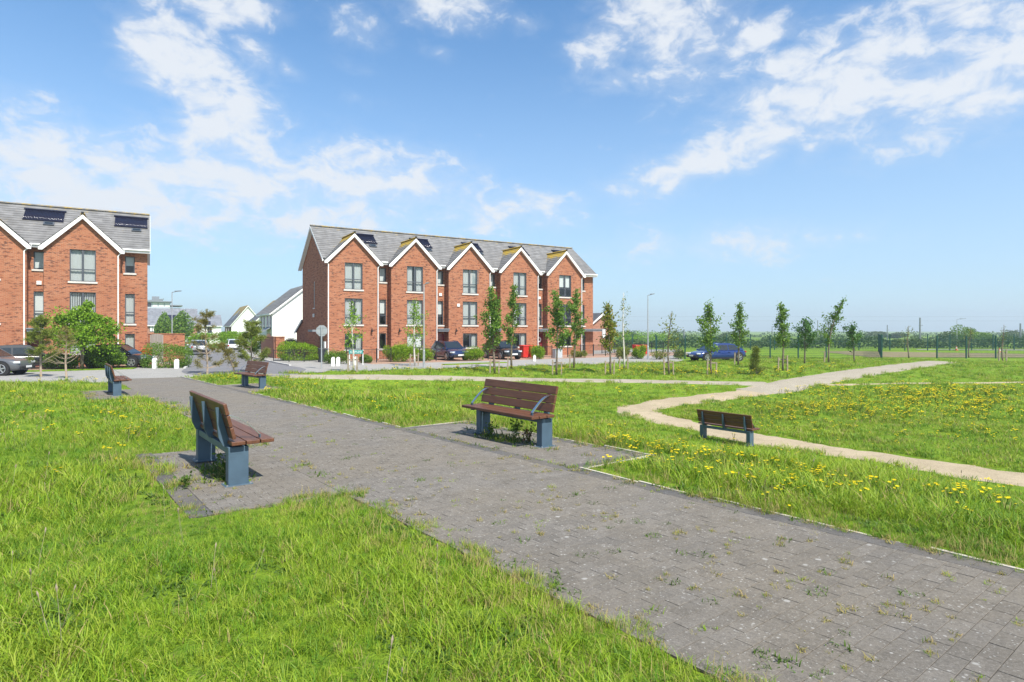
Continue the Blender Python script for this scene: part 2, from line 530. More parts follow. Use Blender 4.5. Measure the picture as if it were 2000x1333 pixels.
class MB:
    """collects faces and links them as one mesh object"""
    def __init__(self):
        self.v, self.f = [], []

    def poly(self, pts):
        i = len(self.v)
        self.v += [tuple(p) for p in pts]
        self.f.append(tuple(range(i, i + len(pts))))
        return self

    def box(self, c, s, rot=None):
        hx, hy, hz = s[0] / 2, s[1] / 2, s[2] / 2
        pts = [Vector((x, y, z)) for z in (-hz, hz) for y in (-hy, hy) for x in (-hx, hx)]
        if rot is not None:
            pts = [rot @ p for p in pts]
        i = len(self.v)
        self.v += [tuple(p + Vector(c)) for p in pts]
        for f in ((0, 2, 3, 1), (4, 5, 7, 6), (0, 1, 5, 4), (2, 6, 7, 3), (0, 4, 6, 2), (1, 3, 7, 5)):
            self.f.append(tuple(i + k for k in f))
        return self

    def b2(self, x0, x1, y0, y1, z0, z1):
        return self.box(((x0 + x1) / 2, (y0 + y1) / 2, (z0 + z1) / 2), (x1 - x0, y1 - y0, z1 - z0))

    def prism(self, pts, vec):
        """closed polygon pushed along vec"""
        n = len(pts)
        i = len(self.v)
        self.v += [tuple(p) for p in pts] + [tuple(Vector(p) + Vector(vec)) for p in pts]
        self.f.append(tuple(i + k for k in range(n - 1, -1, -1)))
        self.f.append(tuple(i + n + k for k in range(n)))
        for k in range(n):
            j = (k + 1) % n
            self.f.append((i + k, i + j, i + n + j, i + n + k))
        return self

    def tube(self, path, r, seg=6, cap=True):
        path = [Vector(p) for p in path]
        rs = r if isinstance(r, (list, tuple)) else [r] * len(path)
        base = len(self.v)
        for k, p in enumerate(path):
            d = (path[min(k + 1, len(path) - 1)] - path[max(k - 1, 0)])
            d = d.normalized() if d.length > 1e-9 else Vector((0, 0, 1))
            a = d.orthogonal().normalized() if abs(d.z) < .9 else Vector((1, 0, 0))
            a = (a - d * a.dot(d)).normalized()
            if k and prev is not None:
                a = (prev - d * prev.dot(d)).normalized()
            prev = a
            b = d.cross(a)
            for q in range(seg):
                t = 2 * math.pi * q / seg
                self.v.append(tuple(p + (a * math.cos(t) + b * math.sin(t)) * rs[k]))
        for k in range(len(path) - 1):
            for q in range(seg):
                q2 = (q + 1) % seg
                self.f.append((base + k * seg + q, base + k * seg + q2, base + (k + 1) * seg + q2, base + (k + 1) * seg + q))
        if cap:
            self.f.append(tuple(base + q for q in range(seg - 1, -1, -1)))
            e = base + (len(path) - 1) * seg
            self.f.append(tuple(e + q for q in range(seg)))
        return self

    def cyl(self, c, r, h, axis='Z', seg=16):
        ax = {'X': Vector((1, 0, 0)), 'Y': Vector((0, 1, 0)), 'Z': Vector((0, 0, 1))}[axis]
        c = Vector(c)
        return self.tube([c - ax * h / 2, c + ax * h / 2], r, seg)

    def build(self, name, mat, parent=None, smooth=False, bevel=0.0, sub=0, weld=False):
        me = bpy.data.meshes.new(name)
        me.from_pydata(self.v, [], self.f)
        if weld:
            bm = bmesh.new()
            bm.from_mesh(me)
            bmesh.ops.remove_doubles(bm, verts=bm.verts, dist=.0005)
            bm.to_mesh(me)
            bm.free()
        me.materials.append(M[mat] if isinstance(mat, str) else mat)
        if smooth:
            me.polygons.foreach_set('use_smooth', [True] * len(me.polygons))
        me.update()
        o = bpy.data.objects.new(name, me)
        COL.objects.link(o)
        o.parent = parent
        if bevel:
            md = o.modifiers.new('bevel', 'BEVEL')
            md.width = bevel
            md.segments = 2
            md.limit_method = 'ANGLE'
        if sub:
            md = o.modifiers.new('sub', 'SUBSURF')
            md.levels = md.render_levels = sub
        return o


def copy_tree(o, parent=None):
    c = o.copy()
    COL.objects.link(c)
    c.parent = parent
    for ch in list(o.children):
        copy_tree(ch, c)
    return c


def np_mesh(name, verts, faces4, mat, parent=None, tris=None):
    """fast mesh from arrays of quads (and tris)"""
    me = bpy.data.meshes.new(name)
    verts = np.asarray(verts, dtype=np.float32)
    nq = 0 if faces4 is None else len(faces4)
    nt_ = 0 if tris is None else len(tris)
    me.vertices.add(len(verts))
    me.vertices.foreach_set('co', verts.ravel())
    loops = np.concatenate([np.asarray(x, dtype=np.int32).ravel() for x in (faces4, tris) if x is not None and len(x)])
    me.loops.add(len(loops))
    me.loops.foreach_set('vertex_index', loops)
    tot = np.concatenate([np.full(nq, 4), np.full(nt_, 3)]).astype(np.int32)
    st = np.concatenate([[0], np.cumsum(tot)[:-1]]).astype(np.int32)
    me.polygons.add(nq + nt_)
    me.polygons.foreach_set('loop_start', st)
    me.update(calc_edges=True)
    me.validate()
    me.materials.append(M[mat] if isinstance(mat, str) else mat)
    o = bpy.data.objects.new(name, me)
    COL.objects.link(o)
    o.parent = parent
    return o


def leaves(name, cen, size, mat, parent, aspect=.55, up=.25, dirs=None, jitter=.35):
    """one rhombic leaf per centre, random turn"""
    cen = np.asarray(cen, dtype=float)
    n = len(cen)
    d = rng.normal(size=(n, 3)) if dirs is None else np.asarray(dirs, dtype=float) + rng.normal(size=(n, 3)) * jitter
    d[:, 2] += up if dirs is None else 0
    d /= np.linalg.norm(d, axis=1)[:, None] + 1e-9
    w = np.cross(d, rng.normal(size=(n, 3)))
    w /= np.linalg.norm(w, axis=1)[:, None] + 1e-9
    s = size * rng.uniform(.6, 1.3, n)[:, None]
    a = cen - d * s * .5
    b = cen + w * s * aspect * .5
    c = cen + d * s * .5
    e = cen - w * s * aspect * .5
    v = np.stack([a, b, c, e], 1).reshape(-1, 3)
    f = np.arange(n * 4).reshape(-1, 4)
    return np_mesh(name, v, f, mat, parent)


# ------------------------------------------------------------------ terrain
TX, TY = -0.617, 0.787         # direction of the paved path; n axis = (0.787, 0.617)
NX, NY = 0.787, 0.617


def tn(x, y):
    return x * TX + y * TY, x * NX + y * NY


def pt(t, n):
    return (t * TX + n * NX, t * TY + n * NY)


def sstep(a, b, x):
    k = np.clip((np.asarray(x, dtype=float) - a) / (b - a), 0, 1)
    return k * k * (3 - 2 * k)


EDGE_X = [-90, -40, -24.8, -16.6, -15.4, -12.1, -3.4, 10.7, 18, 60, 400]
EDGE_Y = [5, 25.0, 28.6, 28.3, 33.0, 35.6, 40.0, 46.5, 48.5, 54, 90]


def yedge(x):
    return np.interp(x, EDGE_X, EDGE_Y)


def gz(x, y):
    x = np.asarray(x, dtype=float)
    y = np.asarray(y, dtype=float)
    t, n = tn(x, y)
    p = np.clip(.90 - .022 * y, 0.0, 1.3)
    hol = -1.0 * (1 - sstep(21, 46, y))
    w = sstep(6.8, 13.5, n)
    z = p * (1 - w) + hol * w
    dist = (y - yedge(x)) * .87
    z = z * (1 - sstep(-6.0, -.3, dist))
    z = z - np.clip((y - 75) * .0147, 0, 2.2)
    return z


def wob(x, y):
    return .03 * np.sin(x * 1.7 + 1.3 * np.sin(y * .9)) + .025 * np.sin(y * 2.3 + x * .6) + .015 * np.sin(x * 5.1 + y * 3.7)


def pix(u, v, zoff=0.0):
    """ground point seen at a pixel of the photograph"""
    kx, kz = (u - CX) / FPX, (HY - v) / FPX
    ys = np.concatenate([np.arange(1, 80, .05), np.arange(80, 400, .5)])
    d = EYE + kz * ys - (gz(kx * ys, ys) + zoff)
    i = int(np.argmax(d < 0)) if (d < 0).any() else len(ys) - 1
    y = ys[i]
    x = kx * y
    return Vector((x, y, float(gz(x, y))))


def at(u, Y, z=None):
    x = (u - CX) / FPX * Y
    return Vector((x, Y, float(gz(x, Y)) if z is None else z))


def seg_dist(px, py, line):
    """distance to a polyline and half width at the nearest place; line = [(x, y, halfwidth)]"""
    best = np.full(np.shape(px), 1e9)
    hw = np.zeros(np.shape(px))
    for (x0, y0, w0), (x1, y1, w1) in zip(line[:-1], line[1:]):
        dx, dy = x1 - x0, y1 - y0
        k = np.clip(((px - x0) * dx + (py - y0) * dy) / (dx * dx + dy * dy), 0, 1)
        d = np.hypot(px - x0 - k * dx, py - y0 - k * dy)
        m_ = d < best
        best = np.where(m_, d, best)
        hw = np.where(m_, w0 + (w1 - w0) * k, hw)
    return best, hw


def smooth_line(pts, n=8):
    """Catmull-Rom through points given as (x, y, w)"""
    P = [np.array(p, dtype=float) for p in pts]
    P = [2 * P[0] - P[1]] + P + [2 * P[-1] - P[-2]]
    out = []
    for i in range(1, len(P) - 2):
        for k in range(n):
            t = k / n
            a, b, c, d = P[i - 1], P[i], P[i + 1], P[i + 2]
            out.append(.5 * ((2 * b) + (c - a) * t + (2 * a - 5 * b + 4 * c - d) * t * t + (3 * b - a - 3 * c + d) * t ** 3))
    out.append(P[-2])
    return [tuple(p) for p in out]


def pline(rows):
    """centre line from (u, v, half width in metres)"""
    out = []
    for u, v, w in rows:
        p = pix(u, v)
        out.append((p.x, p.y, w))
    return out


SAND = smooth_line([(26, 4.5, .75), (18.5, 9.6, .8)] + pline([(2000, 938, .85), (1800, 905, .8), (1620, 880, .8), (1480, 858, .85), (1370, 835, .85), (1270, 813, .8),
                                                              (1240, 801, .95), (1310, 787, .9), (1420, 772, .85), (1510, 759, 1.0)]))
PAVED_END = pline([(1510, 755, 1.3), (1600, 741, 1.2), (1700, 725, 1.2), (1780, 714, 1.2), (1840, 706.5, 1.2)])
FOOT_R = smooth_line([SAND[-5][:2] + (.95,), SAND[-1][:2] + (1.2,)] + PAVED_END[1:])
THIN = smooth_line(pline([(470, 731, .6), (560, 734, .75), (720, 736.5, .75), (900, 739, .75), (1100, 742.5, .75), (1300, 746, .75), (1500, 750, .8)]))
DESIRE = smooth_line(pline([(1520, 753, .4), (1650, 751, .2), (1800, 749, .2), (2000, 747, .2), (2200, 745, .2)]))
LINES = [SAND, FOOT_R, THIN, DESIRE]
PATH_N0, PATH_N1, PATH_T0, PATH_T1 = 2.48, 5.28, -4.0, 31.6
PADS = [(1.05, 2.48, 6.0, 9.8), (5.28, 6.70, 5.4, 10.0), (1.05, 2.48, 20.2, 24.2), (5.28, 6.70, 20.4, 24.6)]   # n0, n1, t0, t1


def on_path(x, y, mg=0.0):
    t, n = tn(x, y)
    r = (n > PATH_N0 - mg) & (n < PATH_N1 + mg) & (t > PATH_T0 - mg) & (t < PATH_T1 + mg)
    for n0, n1, t0, t1 in PADS:
        if n0 < 3:
            n1 = 3.6
        else:
            n0 = 4.4
        r |= (n > n0 - mg) & (n < n1 + mg) & (t > t0 - mg) & (t < t1 + mg)
    return r


def grade(lo, hi, fine0, fine1, step, growth):
    a = list(np.arange(fine0, fine1 + step / 2, step))
    s = step
    while a[-1] < hi:
        s *= growth
        a.append(a[-1] + s)
    s = step
    while a[0] > lo:
        s *= growth
        a.insert(0, a[0] - s)
    return np.array(a)


def build_ground():
    xs = grade(-1500, 1500, -14, 14, .16, 1.06)
    ys = grade(-60, 2400, .5, 24, .16, 1.05)
    X, Y = np.meshgrid(xs, ys)
    Z = gz(X, Y)
    far = sstep(60, 30, Y)
    Z = Z + np.where(on_path(X, Y, .8), 0, wob(X, Y)) * sstep(70, 40, np.hypot(X, Y))
    Z = np.where(on_path(X, Y, .02), gz(X, Y) - .022, Z)
    street = (Y > yedge(X) - .25) & (X < 14 + np.clip((Y - 52) * .3, 0, 8)) & (Y < 80)
    Z = np.where(street, Z - .10, Z)
    for ln in LINES:
        d, hw = seg_dist(X, Y, ln)
        Z = np.where(d < hw + .35, gz(X, Y) - .012, Z)
    v = np.stack([X, Y, Z], -1).reshape(-1, 3)
    nx, ny = len(xs), len(ys)
    i = np.arange(nx * ny).reshape(ny, nx)
    f = np.stack([i[:-1, :-1], i[:-1, 1:], i[1:, 1:], i[1:, :-1]], -1).reshape(-1, 4)
    o = np_mesh('ground', v, f, 'ground')
    o.data.polygons.foreach_set('use_smooth', [True] * len(o.data.polygons))
    tag(o, 'green meadow ground falling from the path to the hollow', None, None, 'structure')


build_ground()


def ribbon(name, line, mat, lift, label, rough_edge=.18, sub=3):
    """a strip laid on the ground along a polyline, ragged at both edges"""
    L_ = []
    for a, b in zip(line[:-1], line[1:]):
        n = max(1, int(math.hypot(b[0] - a[0], b[1] - a[1]) / .35))
        for k in range(n):
            q = k / n
            L_.append(tuple(a[j] + (b[j] - a[j]) * q for j in range(3)))
    L_.append(line[-1])
    v, f = [], []
    cols = 7
    for k, (x, y, w) in enumerate(L_):
        x0, y0, _ = L_[max(0, k - 2)]
        x1, y1, _ = L_[min(len(L_) - 1, k + 2)]
        d = math.hypot(x1 - x0, y1 - y0) or 1
        nx, ny = (y1 - y0) / d, -(x1 - x0) / d
        wl = w + rough_edge * (math.sin(k * .9) * .4 + math.sin(k * .37 + 2) * .6 + random.uniform(-.5, .5))
        wr = w + rough_edge * (math.sin(k * .8 + 1) * .4 + math.sin(k * .31) * .6 + random.uniform(-.5, .5))
        for c in range(cols):
            q = c / (cols - 1)
            o_ = -wl + (wl + wr) * q
            px, py = x + nx * o_, y + ny * o_
            edge = 1 if c in (0, cols - 1) else 0
            v.append((px, py, float(gz(px, py)) + lift - edge * .03))
    for k in range(len(L_) - 1):
        for c in range(cols - 1):
            a = k * cols + c
            f.append((a, a + 1, a + cols + 1, a + cols))
    o = np_mesh(name, v, np.array(f), mat)
    o.data.polygons.foreach_set('use_smooth', [True] * len(o.data.polygons))
    return tag(o, label, None, None, 'structure')


ribbon('gravel_path', SAND, 'sand', .015, 'pale sandy gravel path bending through the hollow', .22)
ribbon('footpath', FOOT_R, 'thin', .019, 'grey gravel footpath running off towards the green fence', .08)
ribbon('footpath', THIN, 'thin', .011, 'narrow pale footpath crossing the grass before the houses', .1)
ribbon('trodden_track', DESIRE, 'sand', .007, 'thin bare track worn across the right hand grass', .1)


# ------------------------------------------------------------------ block paved path
def build_path():
    root = empty('paved_path', (0, 0, 0))
    tag(root, 'wide grey block paved path with dark border courses', None, None, 'structure')
    # bed
    bed = MB()

    def sheet(n0, n1, t0, t1, dz):
        c = [pt(t0, n0), pt(t0, n1), pt(t1, n1), pt(t1, n0)]
        bed.poly([(x, y, float(np.clip(.90 - .022 * y, 0, 1.3)) + dz) for x, y in c])
    sheet(PATH_N0, PATH_N1, PATH_T0, PATH_T1, -.0085)
    for i, p_ in enumerate(PADS):
        sheet(*p_, -.008)
    bed.build('paving_bed', 'bed', root)
    # one paver, chamfered
    def paver_geo(L_, W_):
        h, ch = .05, .0012
        a, b = L_ / 2, W_ / 2
        v = [(-a, -b, -h), (a, -b, -h), (a, b, -h), (-a, b, -h), (-a, -b, -ch), (a, -b, -ch), (a, b, -ch), (-a, b, -ch),
             (-a + ch, -b + ch, 0), (a - ch, -b + ch, 0), (a - ch, b - ch, 0), (-a + ch, b - ch, 0)]
        f = [(8, 9, 10, 11)]
        for k in range(4):
            j = (k + 1) % 4
            f.append((k, j, 4 + j, 4 + k))
            f.append((4 + k, 4 + j, 8 + j, 8 + k))
        return np.array(v), np.array(f)
    items = []          # t, n, length along n, width along t, border
    J = .0032
    b0, b1 = PATH_N0, PATH_N1 - .2

    def field(n0, n1, t0, t1):
        rows = int(round((t1 - t0) / .105))
        st, un = (t1 - t0) / rows, (n1 - n0) / round((n1 - n0) / .205)
        for r in range(rows):
            t = t0 + (r + .5) * st
            n = n0 - (un / 2 if r % 2 else 0)
            while n < n1 - .01:
                a, b = max(n, n0), min(n + un, n1)
                items.append((t, (a + b) / 2, b - a - J, st - J, 0))
                n += un

    def border(n0, n1, t0, t1, along_t):
        if along_t:
            k = int(round((t1 - t0) / .205))
            for i in range(k):
                items.append((t0 + (i + .5) * .205, (n0 + n1) / 2, n1 - n0 - J, .205 - J, 1))
        else:
            k = max(1, int(round((n1 - n0) / .205)))
            for i in range(k):
                items.append(((t0 + t1) / 2, n0 + (i + .5) * (n1 - n0) / k, (n1 - n0) / k - J, t1 - t0 - J, 1))
    field(b0, b1, PATH_T0, PATH_T1)
    border(b1, PATH_N1, PATH_T0, PATH_T1, True)
    for n0, n1, t0, t1 in PADS:
        if n0 < 2:
            border(n0, n0 + .2, t0, t1, True)
            field(n0 + .2, n1, t0, t1)
        else:
            border(n0, n1, t0, t0 + .2, False)
            border(n0, n1, t1 - .2, t1, False)
            border(n1 - .2, n1, t0 + .2, t1 - .2, True)
            field(n0, n1 - .2, t0 + .2, t1 - .2)
    # the 300 that show largest become objects of their own
    scored = []
    for i, it in enumerate(items):
        x, y = pt(it[0], it[1])
        vis = y > 1.5 and abs(x / y) < .87 and (EYE - (.9 - .022 * y)) / y * FPX + HY < 1345
        scored.append((y if vis else 1e6, i))
    scored.sort()
    single = set(i for _, i in scored[:300])
    ang = math.atan2(NY, NX)
    cache = {}
    V, F = {0: [], 1: []}, {0: [], 1: []}
    cnt = {0: 0, 1: 0}
    tilt = math.atan(-.022)
    for i, (t, n, ln, wd, bd) in enumerate(items):
        x, y = pt(t, n)
        z = .90 - .022 * y + random.uniform(-.0012, .0012) + (.0025 * math.sin(t * .9) * math.sin(n * 1.4))
        rx, ry = tilt + random.gauss(0, .0035), random.gauss(0, .0035)
        mtx = Matrix.Translation((x, y, z)) @ Matrix.Rotation(rx, 4, 'X') @ Matrix.Rotation(ry, 4, 'Y') @ Matrix.Rotation(ang + random.gauss(0, .004), 4, 'Z')
        if i in single:
            key = (round(ln, 2), round(wd, 2), bd)
            if key not in cache:
                v, f = paver_geo(ln, wd)
                me = bpy.data.meshes.new('paver')
                me.from_pydata([tuple(p) for p in v], [], [tuple(p) for p in f])
                me.materials.append(M['paver_dark' if bd else 'paver'])
                cache[key] = me
            o = bpy.data.objects.new('border_paver' if bd else 'paver', cache[key])
            COL.objects.link(o)
            o.parent = root
            o.matrix_local = mtx
        else:
            v, f = paver_geo(ln, wd)
            m3 = np.array(mtx)
            vv = v @ m3[:3, :3].T + m3[:3, 3]
            V[bd].append(vv)
            F[bd].append(f + cnt[bd])
            cnt[bd] += len(v)
    for bd, nm in ((0, 'paving_blocks'), (1, 'border_blocks')):
        o = np_mesh(nm, np.concatenate(V[bd]), np.concatenate(F[bd]), 'paver_dark' if bd else 'paver', root)
        o.data.polygons.foreach_set('use_smooth', [False] * len(o.data.polygons))
        o['kind'] = 'stuff'
    # concrete edging strips
    ed = MB()

    def strip(ta, na, tb, nb):
        k = max(1, int(math.hypot(tb - ta, nb - na) / .9))
        for i in range(k):
            q0, q1 = i / k, (i + 1) / k - .006 / max(.1, math.hypot(tb - ta, nb - na))
            p0, p1 = pt(ta + (tb - ta) * q0, na + (nb - na) * q0), pt(ta + (tb - ta) * q1, na + (nb - na) * q1)
            c = ((p0[0] + p1[0]) / 2, (p0[1] + p1[1]) / 2)
            l_ = math.hypot(p1[0] - p0[0], p1[1] - p0[1])
            a = math.atan2(p1[1] - p0[1], p1[0] - p0[0])
            ed.box((c[0], c[1], .90 - .022 * c[1] - .062 + random.uniform(-.008, .006)), (l_, .034, .13), Matrix.Rotation(a, 3, 'Z'))
    e = .03
    ts = [PATH_T0, 5.4, 10.0, 20.4, 24.6, PATH_T1]
    for a, b in ((0, 1), (2, 3), (4, 5)):
        strip(ts[a], PATH_N1 + e, ts[b], PATH_N1 + e)
    for n0, n1, t0, t1 in PADS:
        if n0 < 3:
            continue
        far = n1 + e if n0 > 3 else n0 - e
        near = n0 if n0 > 3 else n1
        strip(t0, far, t1, far)
        strip(t0 - e, near, t0 - e, far)
        strip(t1 + e, near, t1 + e, far)
    ed.build('edging_strip', 'edging', root)


build_path()

# ------------------------------------------------------------------ streets
P0 = Vector((-13.0, 49.5, 0))          # foot of the first gable of the long terrace
SX, SY = 0.856, 0.517                  # along the facades
RZ = math.atan2(SY, SX)
PL = Vector((-29.55, 41.5, 0))         # foot of the right gable of the left terrace


def W(s, d, z=0.0, o=P0):
    return Vector((o.x + SX * s - SY * d, o.y + SY * s + SX * d, z))


def flat(name, pts, mat, label, z=0.0):
    mb = MB()
    mb.prism([(p[0], p[1], z - .05) for p in pts], (0, 0, .05))
    o = mb.build(name, mat)
    return tag(o, label, None, None, 'structure')


xs_ = [-60, -40, -30, -24.8, -20, -16.6, -15.9, -15.4, -12.1, -8, -3.4, 3, 10.7, 12.5]
street_poly = [(x, float(yedge(x))) for x in xs_] + [(14.5, 50.5), (15, 56), (22, 78), (-60, 78)]
flat('pavement', street_poly, 'concrete', 'light grey concrete street and pavement before the houses')


def road_strip():
    mb = MB()
    line = [(-13.2, 32.6, 1.5), (-16.0, 36.5, 3.4), (-19.5, 42.5, 3.0), (-24.5, 51, 2.7), (-38, 73.5, 2.7), (-60, 110, 2.7), (-84, 150, 2.7), (-100, 178, 3)]
    line = smooth_line(line, 6)
    L_, Rr = [], []
    for k, (x, y, w) in enumerate(line):
        a, b = line[max(0, k - 1)], line[min(len(line) - 1, k + 1)]
        d = math.hypot(b[0] - a[0], b[1] - a[1])
        nx, ny = (b[1] - a[1]) / d, -(b[0] - a[0]) / d
        for s, T in ((-1, L_), (1, Rr)):
            px, py = x + nx * w * s, y + ny * w * s
            T.append((px, py, float(gz(px, py)) + .006 + (.03 if y > 78 else 0)))
    for k in range(len(line) - 1):
        mb.poly([L_[k], Rr[k], Rr[k + 1], L_[k + 1]])
    o = mb.build('side_road', 'asphalt')
    tag(o, 'grey asphalt side road running away between the houses', None, None, 'structure')
    k_ = MB()
    for T, s in ((L_, -1), (Rr, 1)):
        for a, b in zip(T[10:26], T[11:27]):
            a, b = Vector(a), Vector(b)
            c = (a + b) / 2
            d = b - a
            k_.box((c.x, c.y, c.z + .03), (d.length, .15, .12), Matrix.Rotation(math.atan2(d.y, d.x), 3, 'Z'))
    tag(k_.build('kerb', 'kerb'), 'pale raised kerbs on both sides of the side road', None, None, 'structure')


road_strip()
flat('driveway', [W(-.5, -6.3), W(26.5, -6.3), W(26.5, 0), W(-.5, 0)], 'drive', 'red block paved driveways before the long brick terrace', .012)
flat('driveway', [W(-14, -3.4, 0, PL), W(5.6, -3.4, 0, PL), W(5.6, .8, 0, PL), W(-14, .8, 0, PL)], 'drive', 'red block paved driveways before the left brick houses', .012)
flat('driveway', [W(26.5, -6.6), W(34, -6.6), W(36, 0), W(30, 2), (W(26.5, 0).x, W(26.5, 0).y)], 'drive', 'pinkish paved parking area right of the long terrace', .016)
flat('verge', [W(3.5, -10.2), W(8.8, -10.0), W(8.9, -9.3), W(3.6, -9.4)], 'ground', 'small grass verge set into the grey street', .05)
flat('verge', [W(-9, -5.5, 0, PL), W(3, -5.6, 0, PL), W(3.2, -4.6, 0, PL), W(-9, -4.5, 0, PL)], 'ground', 'thin grass verge under the maple tree at the left', .05)


# ------------------------------------------------------------------ terraced houses
def wall_grid(mb, xs, zs, holes, y=0.0, depth=.11, skin=.0):
    """wall plane at y with rectangular openings (indices of cells) and reveals"""
    for i in range(len(xs) - 1):
        for k in range(len(zs) - 1):
            x0, x1, z0, z1 = xs[i], xs[i + 1], zs[k], zs[k + 1]
            if (i, k) in holes:
                yb = y + depth
                mb.poly([(x0, y, z0), (x1, y, z0), (x1, yb, z0), (x0, yb, z0)])
                mb.poly([(x0, yb, z1), (x1, yb, z1), (x1, y, z1), (x0, y, z1)])
                mb.poly([(x0, y, z0), (x0, yb, z0), (x0, yb, z1), (x0, y, z1)])
                mb.poly([(x1, yb, z0), (x1, y, z0), (x1, y, z1), (x1, yb, z1)])
            else:
                mb.poly([(x0, y, z0), (x1, y, z0), (x1, y, z1), (x0, y, z1)])


def window(root, x0, x1, z0, z1, y, split, trans, cover, sill=True, open_leaf=False):
    """frame with panes, sill and what hangs behind it. cover: voile, drapes, blind, half, dark"""
    fw, fd = .055, .07
    ya, yb = y + .045, y + .045 + fd
    fr = MB()
    fr.b2(x0, x1, ya, yb, z0, z0 + fw)
    fr.b2(x0, x1, ya, yb, z1 - fw, z1)
    fr.b2(x0, x0 + fw, ya, yb, z0 + fw, z1 - fw)
    fr.b2(x1 - fw, x1, ya, yb, z0 + fw, z1 - fw)
    xm = (x0 + x1) / 2
    cols = [(x0 + fw, x1 - fw)]
    if split:
        fr.b2(xm - .06, xm + .06, ya - .005, yb, z0 + fw, z1 - fw)
        cols = [(x0 + fw, xm - .06), (xm + .06, x1 - fw)]
    rows = [(z0 + fw, z1 - fw)]
    if trans:
        zt = z0 + (z1 - z0) * trans
        for a, b in cols:
            fr.b2(a, b, ya - .003, yb, zt - .035, zt + .035)
        rows = [(z0 + fw, zt - .035), (zt + .035, z1 - fw)]
    w = fr.build('window', 'frame', root)
    for ci, (a, b) in enumerate(cols):
        for ri, (c, d) in enumerate(rows):
            if open_leaf and ci == 1 and ri == 1:
                q = MB()
                q.box((b - .02 - (b - a) * .25, ya - .18, (c + d) / 2), ((b - a) * .98, .03, d - c), Matrix.Rotation(R(-42), 3, 'Z'))
                q.build('open_casement', 'glass', w)
                continue
            q = MB()
            q.poly([(a, ya + .03, c), (b, ya + .03, c), (b, ya + .03, d), (a, ya + .03, d)])
            q.build('pane', 'glass', w)
    if sill:
        q = MB()
        q.b2(x0 - .1, x1 + .1, y - .07, y + .04, z0 - .13, z0 - .004)
        q.build('sill', 'sill', w, bevel=.008)

    def drape(a, b, z_lo, z_hi, yy, mat='curtain', amp=.03, wl=.13):
        n = max(4, int((b - a) / .03))
        v, f = [], []
        ph = random.uniform(0, 6)
        for i in range(n + 1):
            x = a + (b - a) * i / n
            o_ = amp * math.sin(x / wl * 6.28 + ph) + amp * .5 * math.sin(x / wl * 2.9 + ph * 2)
            v += [(x, yy + o_, z_lo), (x, yy + o_, z_hi)]
        for i in range(n):
            f.append((2 * i, 2 * i + 2, 2 * i + 3, 2 * i + 1))
        np_mesh('curtain', v, np.array(f), mat, w)
    yc = yb + .12
    lo, hi = z0 + .02, z1 - .02
    ww = x1 - x0
    if cover == 'voile':
        drape(x0 + .03, x1 - .03, lo, hi, yc, amp=.018, wl=.09)
    elif cover == 'drapes':
        drape(x0 + .03, x0 + ww * .38, lo, hi, yc)
        drape(x1 - ww * .36, x1 - .03, lo, hi, yc)
    elif cover == 'right':
        drape(x1 - ww * .34, x1 - .03, lo, hi, yc)
    elif cover == 'blind':
        q = MB()
        q.b2(x0 + .05, x1 - .05, yc, yc + .01, z0 + .1, hi)
        q.build('blind', 'blind', w)
    elif cover == 'half':
        q = MB()
        q.b2(x0 + .05, x1 - .05, yc, yc + .01, z0 + (z1 - z0) * .45, hi)
        q.build('blind', 'blind', w)
    elif cover == 'vertical':
        q = MB()
        x = x0 + .08
        while x < x1 - .06:
            q.box((x, yc, (lo + hi) / 2), (.075, .008, hi - lo), Matrix.Rotation(R(50), 3, 'Z'))
            x += .1
        q.build('slatted_blind', 'blind', w)
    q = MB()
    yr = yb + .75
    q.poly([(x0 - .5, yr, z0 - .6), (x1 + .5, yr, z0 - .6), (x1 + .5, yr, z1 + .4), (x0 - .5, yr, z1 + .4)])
    q.build('dark_room_backing', 'room_shade', w)  # added backing plane, the unlit room's darkness is put into its colour
    return w


def courses(mb, x0, x1, p_lo, p_hi, step=.33, th=.028, xcut=None):
    """tile courses from the eave (y, z) to the ridge (y, z); xcut(y,z) may trim"""
    (ya, za), (yb, zb) = p_lo, p_hi
    L_ = math.hypot(yb - ya, zb - za)
    n = int(L_ / step) + 1
    ux, uz = (yb - ya) / L_, (zb - za) / L_
    nx, nz = -uz, ux            # outward normal in the y, z plane
    if nz < 0:
        nx, nz = -nx, -nz
    for k in range(n):
        a, b = k * step, min((k + 1) * step + .02, L_)
        if a >= L_:
            break
        y0, z0 = ya + ux * a + nx * th, za + uz * a + nz * th
        y1, z1 = ya + ux * b + nx * .004, za + uz * b + nz * .004
        yl, zl = ya + ux * a - nx * .01, za + uz * a - nz * .01
        xx0, xx1 = x0, x1
        # split into tile-wide pieces so that each tile has its own tone
        w_ = .33
        m_ = max(1, int((xx1 - xx0) / (w_ * 3)))
        for q in range(m_):
            xa, xb = xx0 + (xx1 - xx0) * q / m_, xx0 + (xx1 - xx0) * (q + 1) / m_
            i = len(mb.v)
            mb.v += [(xa, yl, zl), (xb, yl, zl), (xa, y0, z0), (xb, y0, z0), (xa, y1, z1), (xb, y1, z1)]
            mb.f += [(i, i + 1, i + 3, i + 2), (i + 2, i + 3, i + 5, i + 4)]


EAVE, RIDGE, RY = 8.30, 11.52, 4.62
GPEAK = 10.42


def main_roof_y(z):
    return .30 + (z - EAVE) / (RIDGE - EAVE) * (RY - .30)


COVERS = ['voile', 'drapes', 'right', 'voile', 'half', 'drapes', 'voile', 'blind']


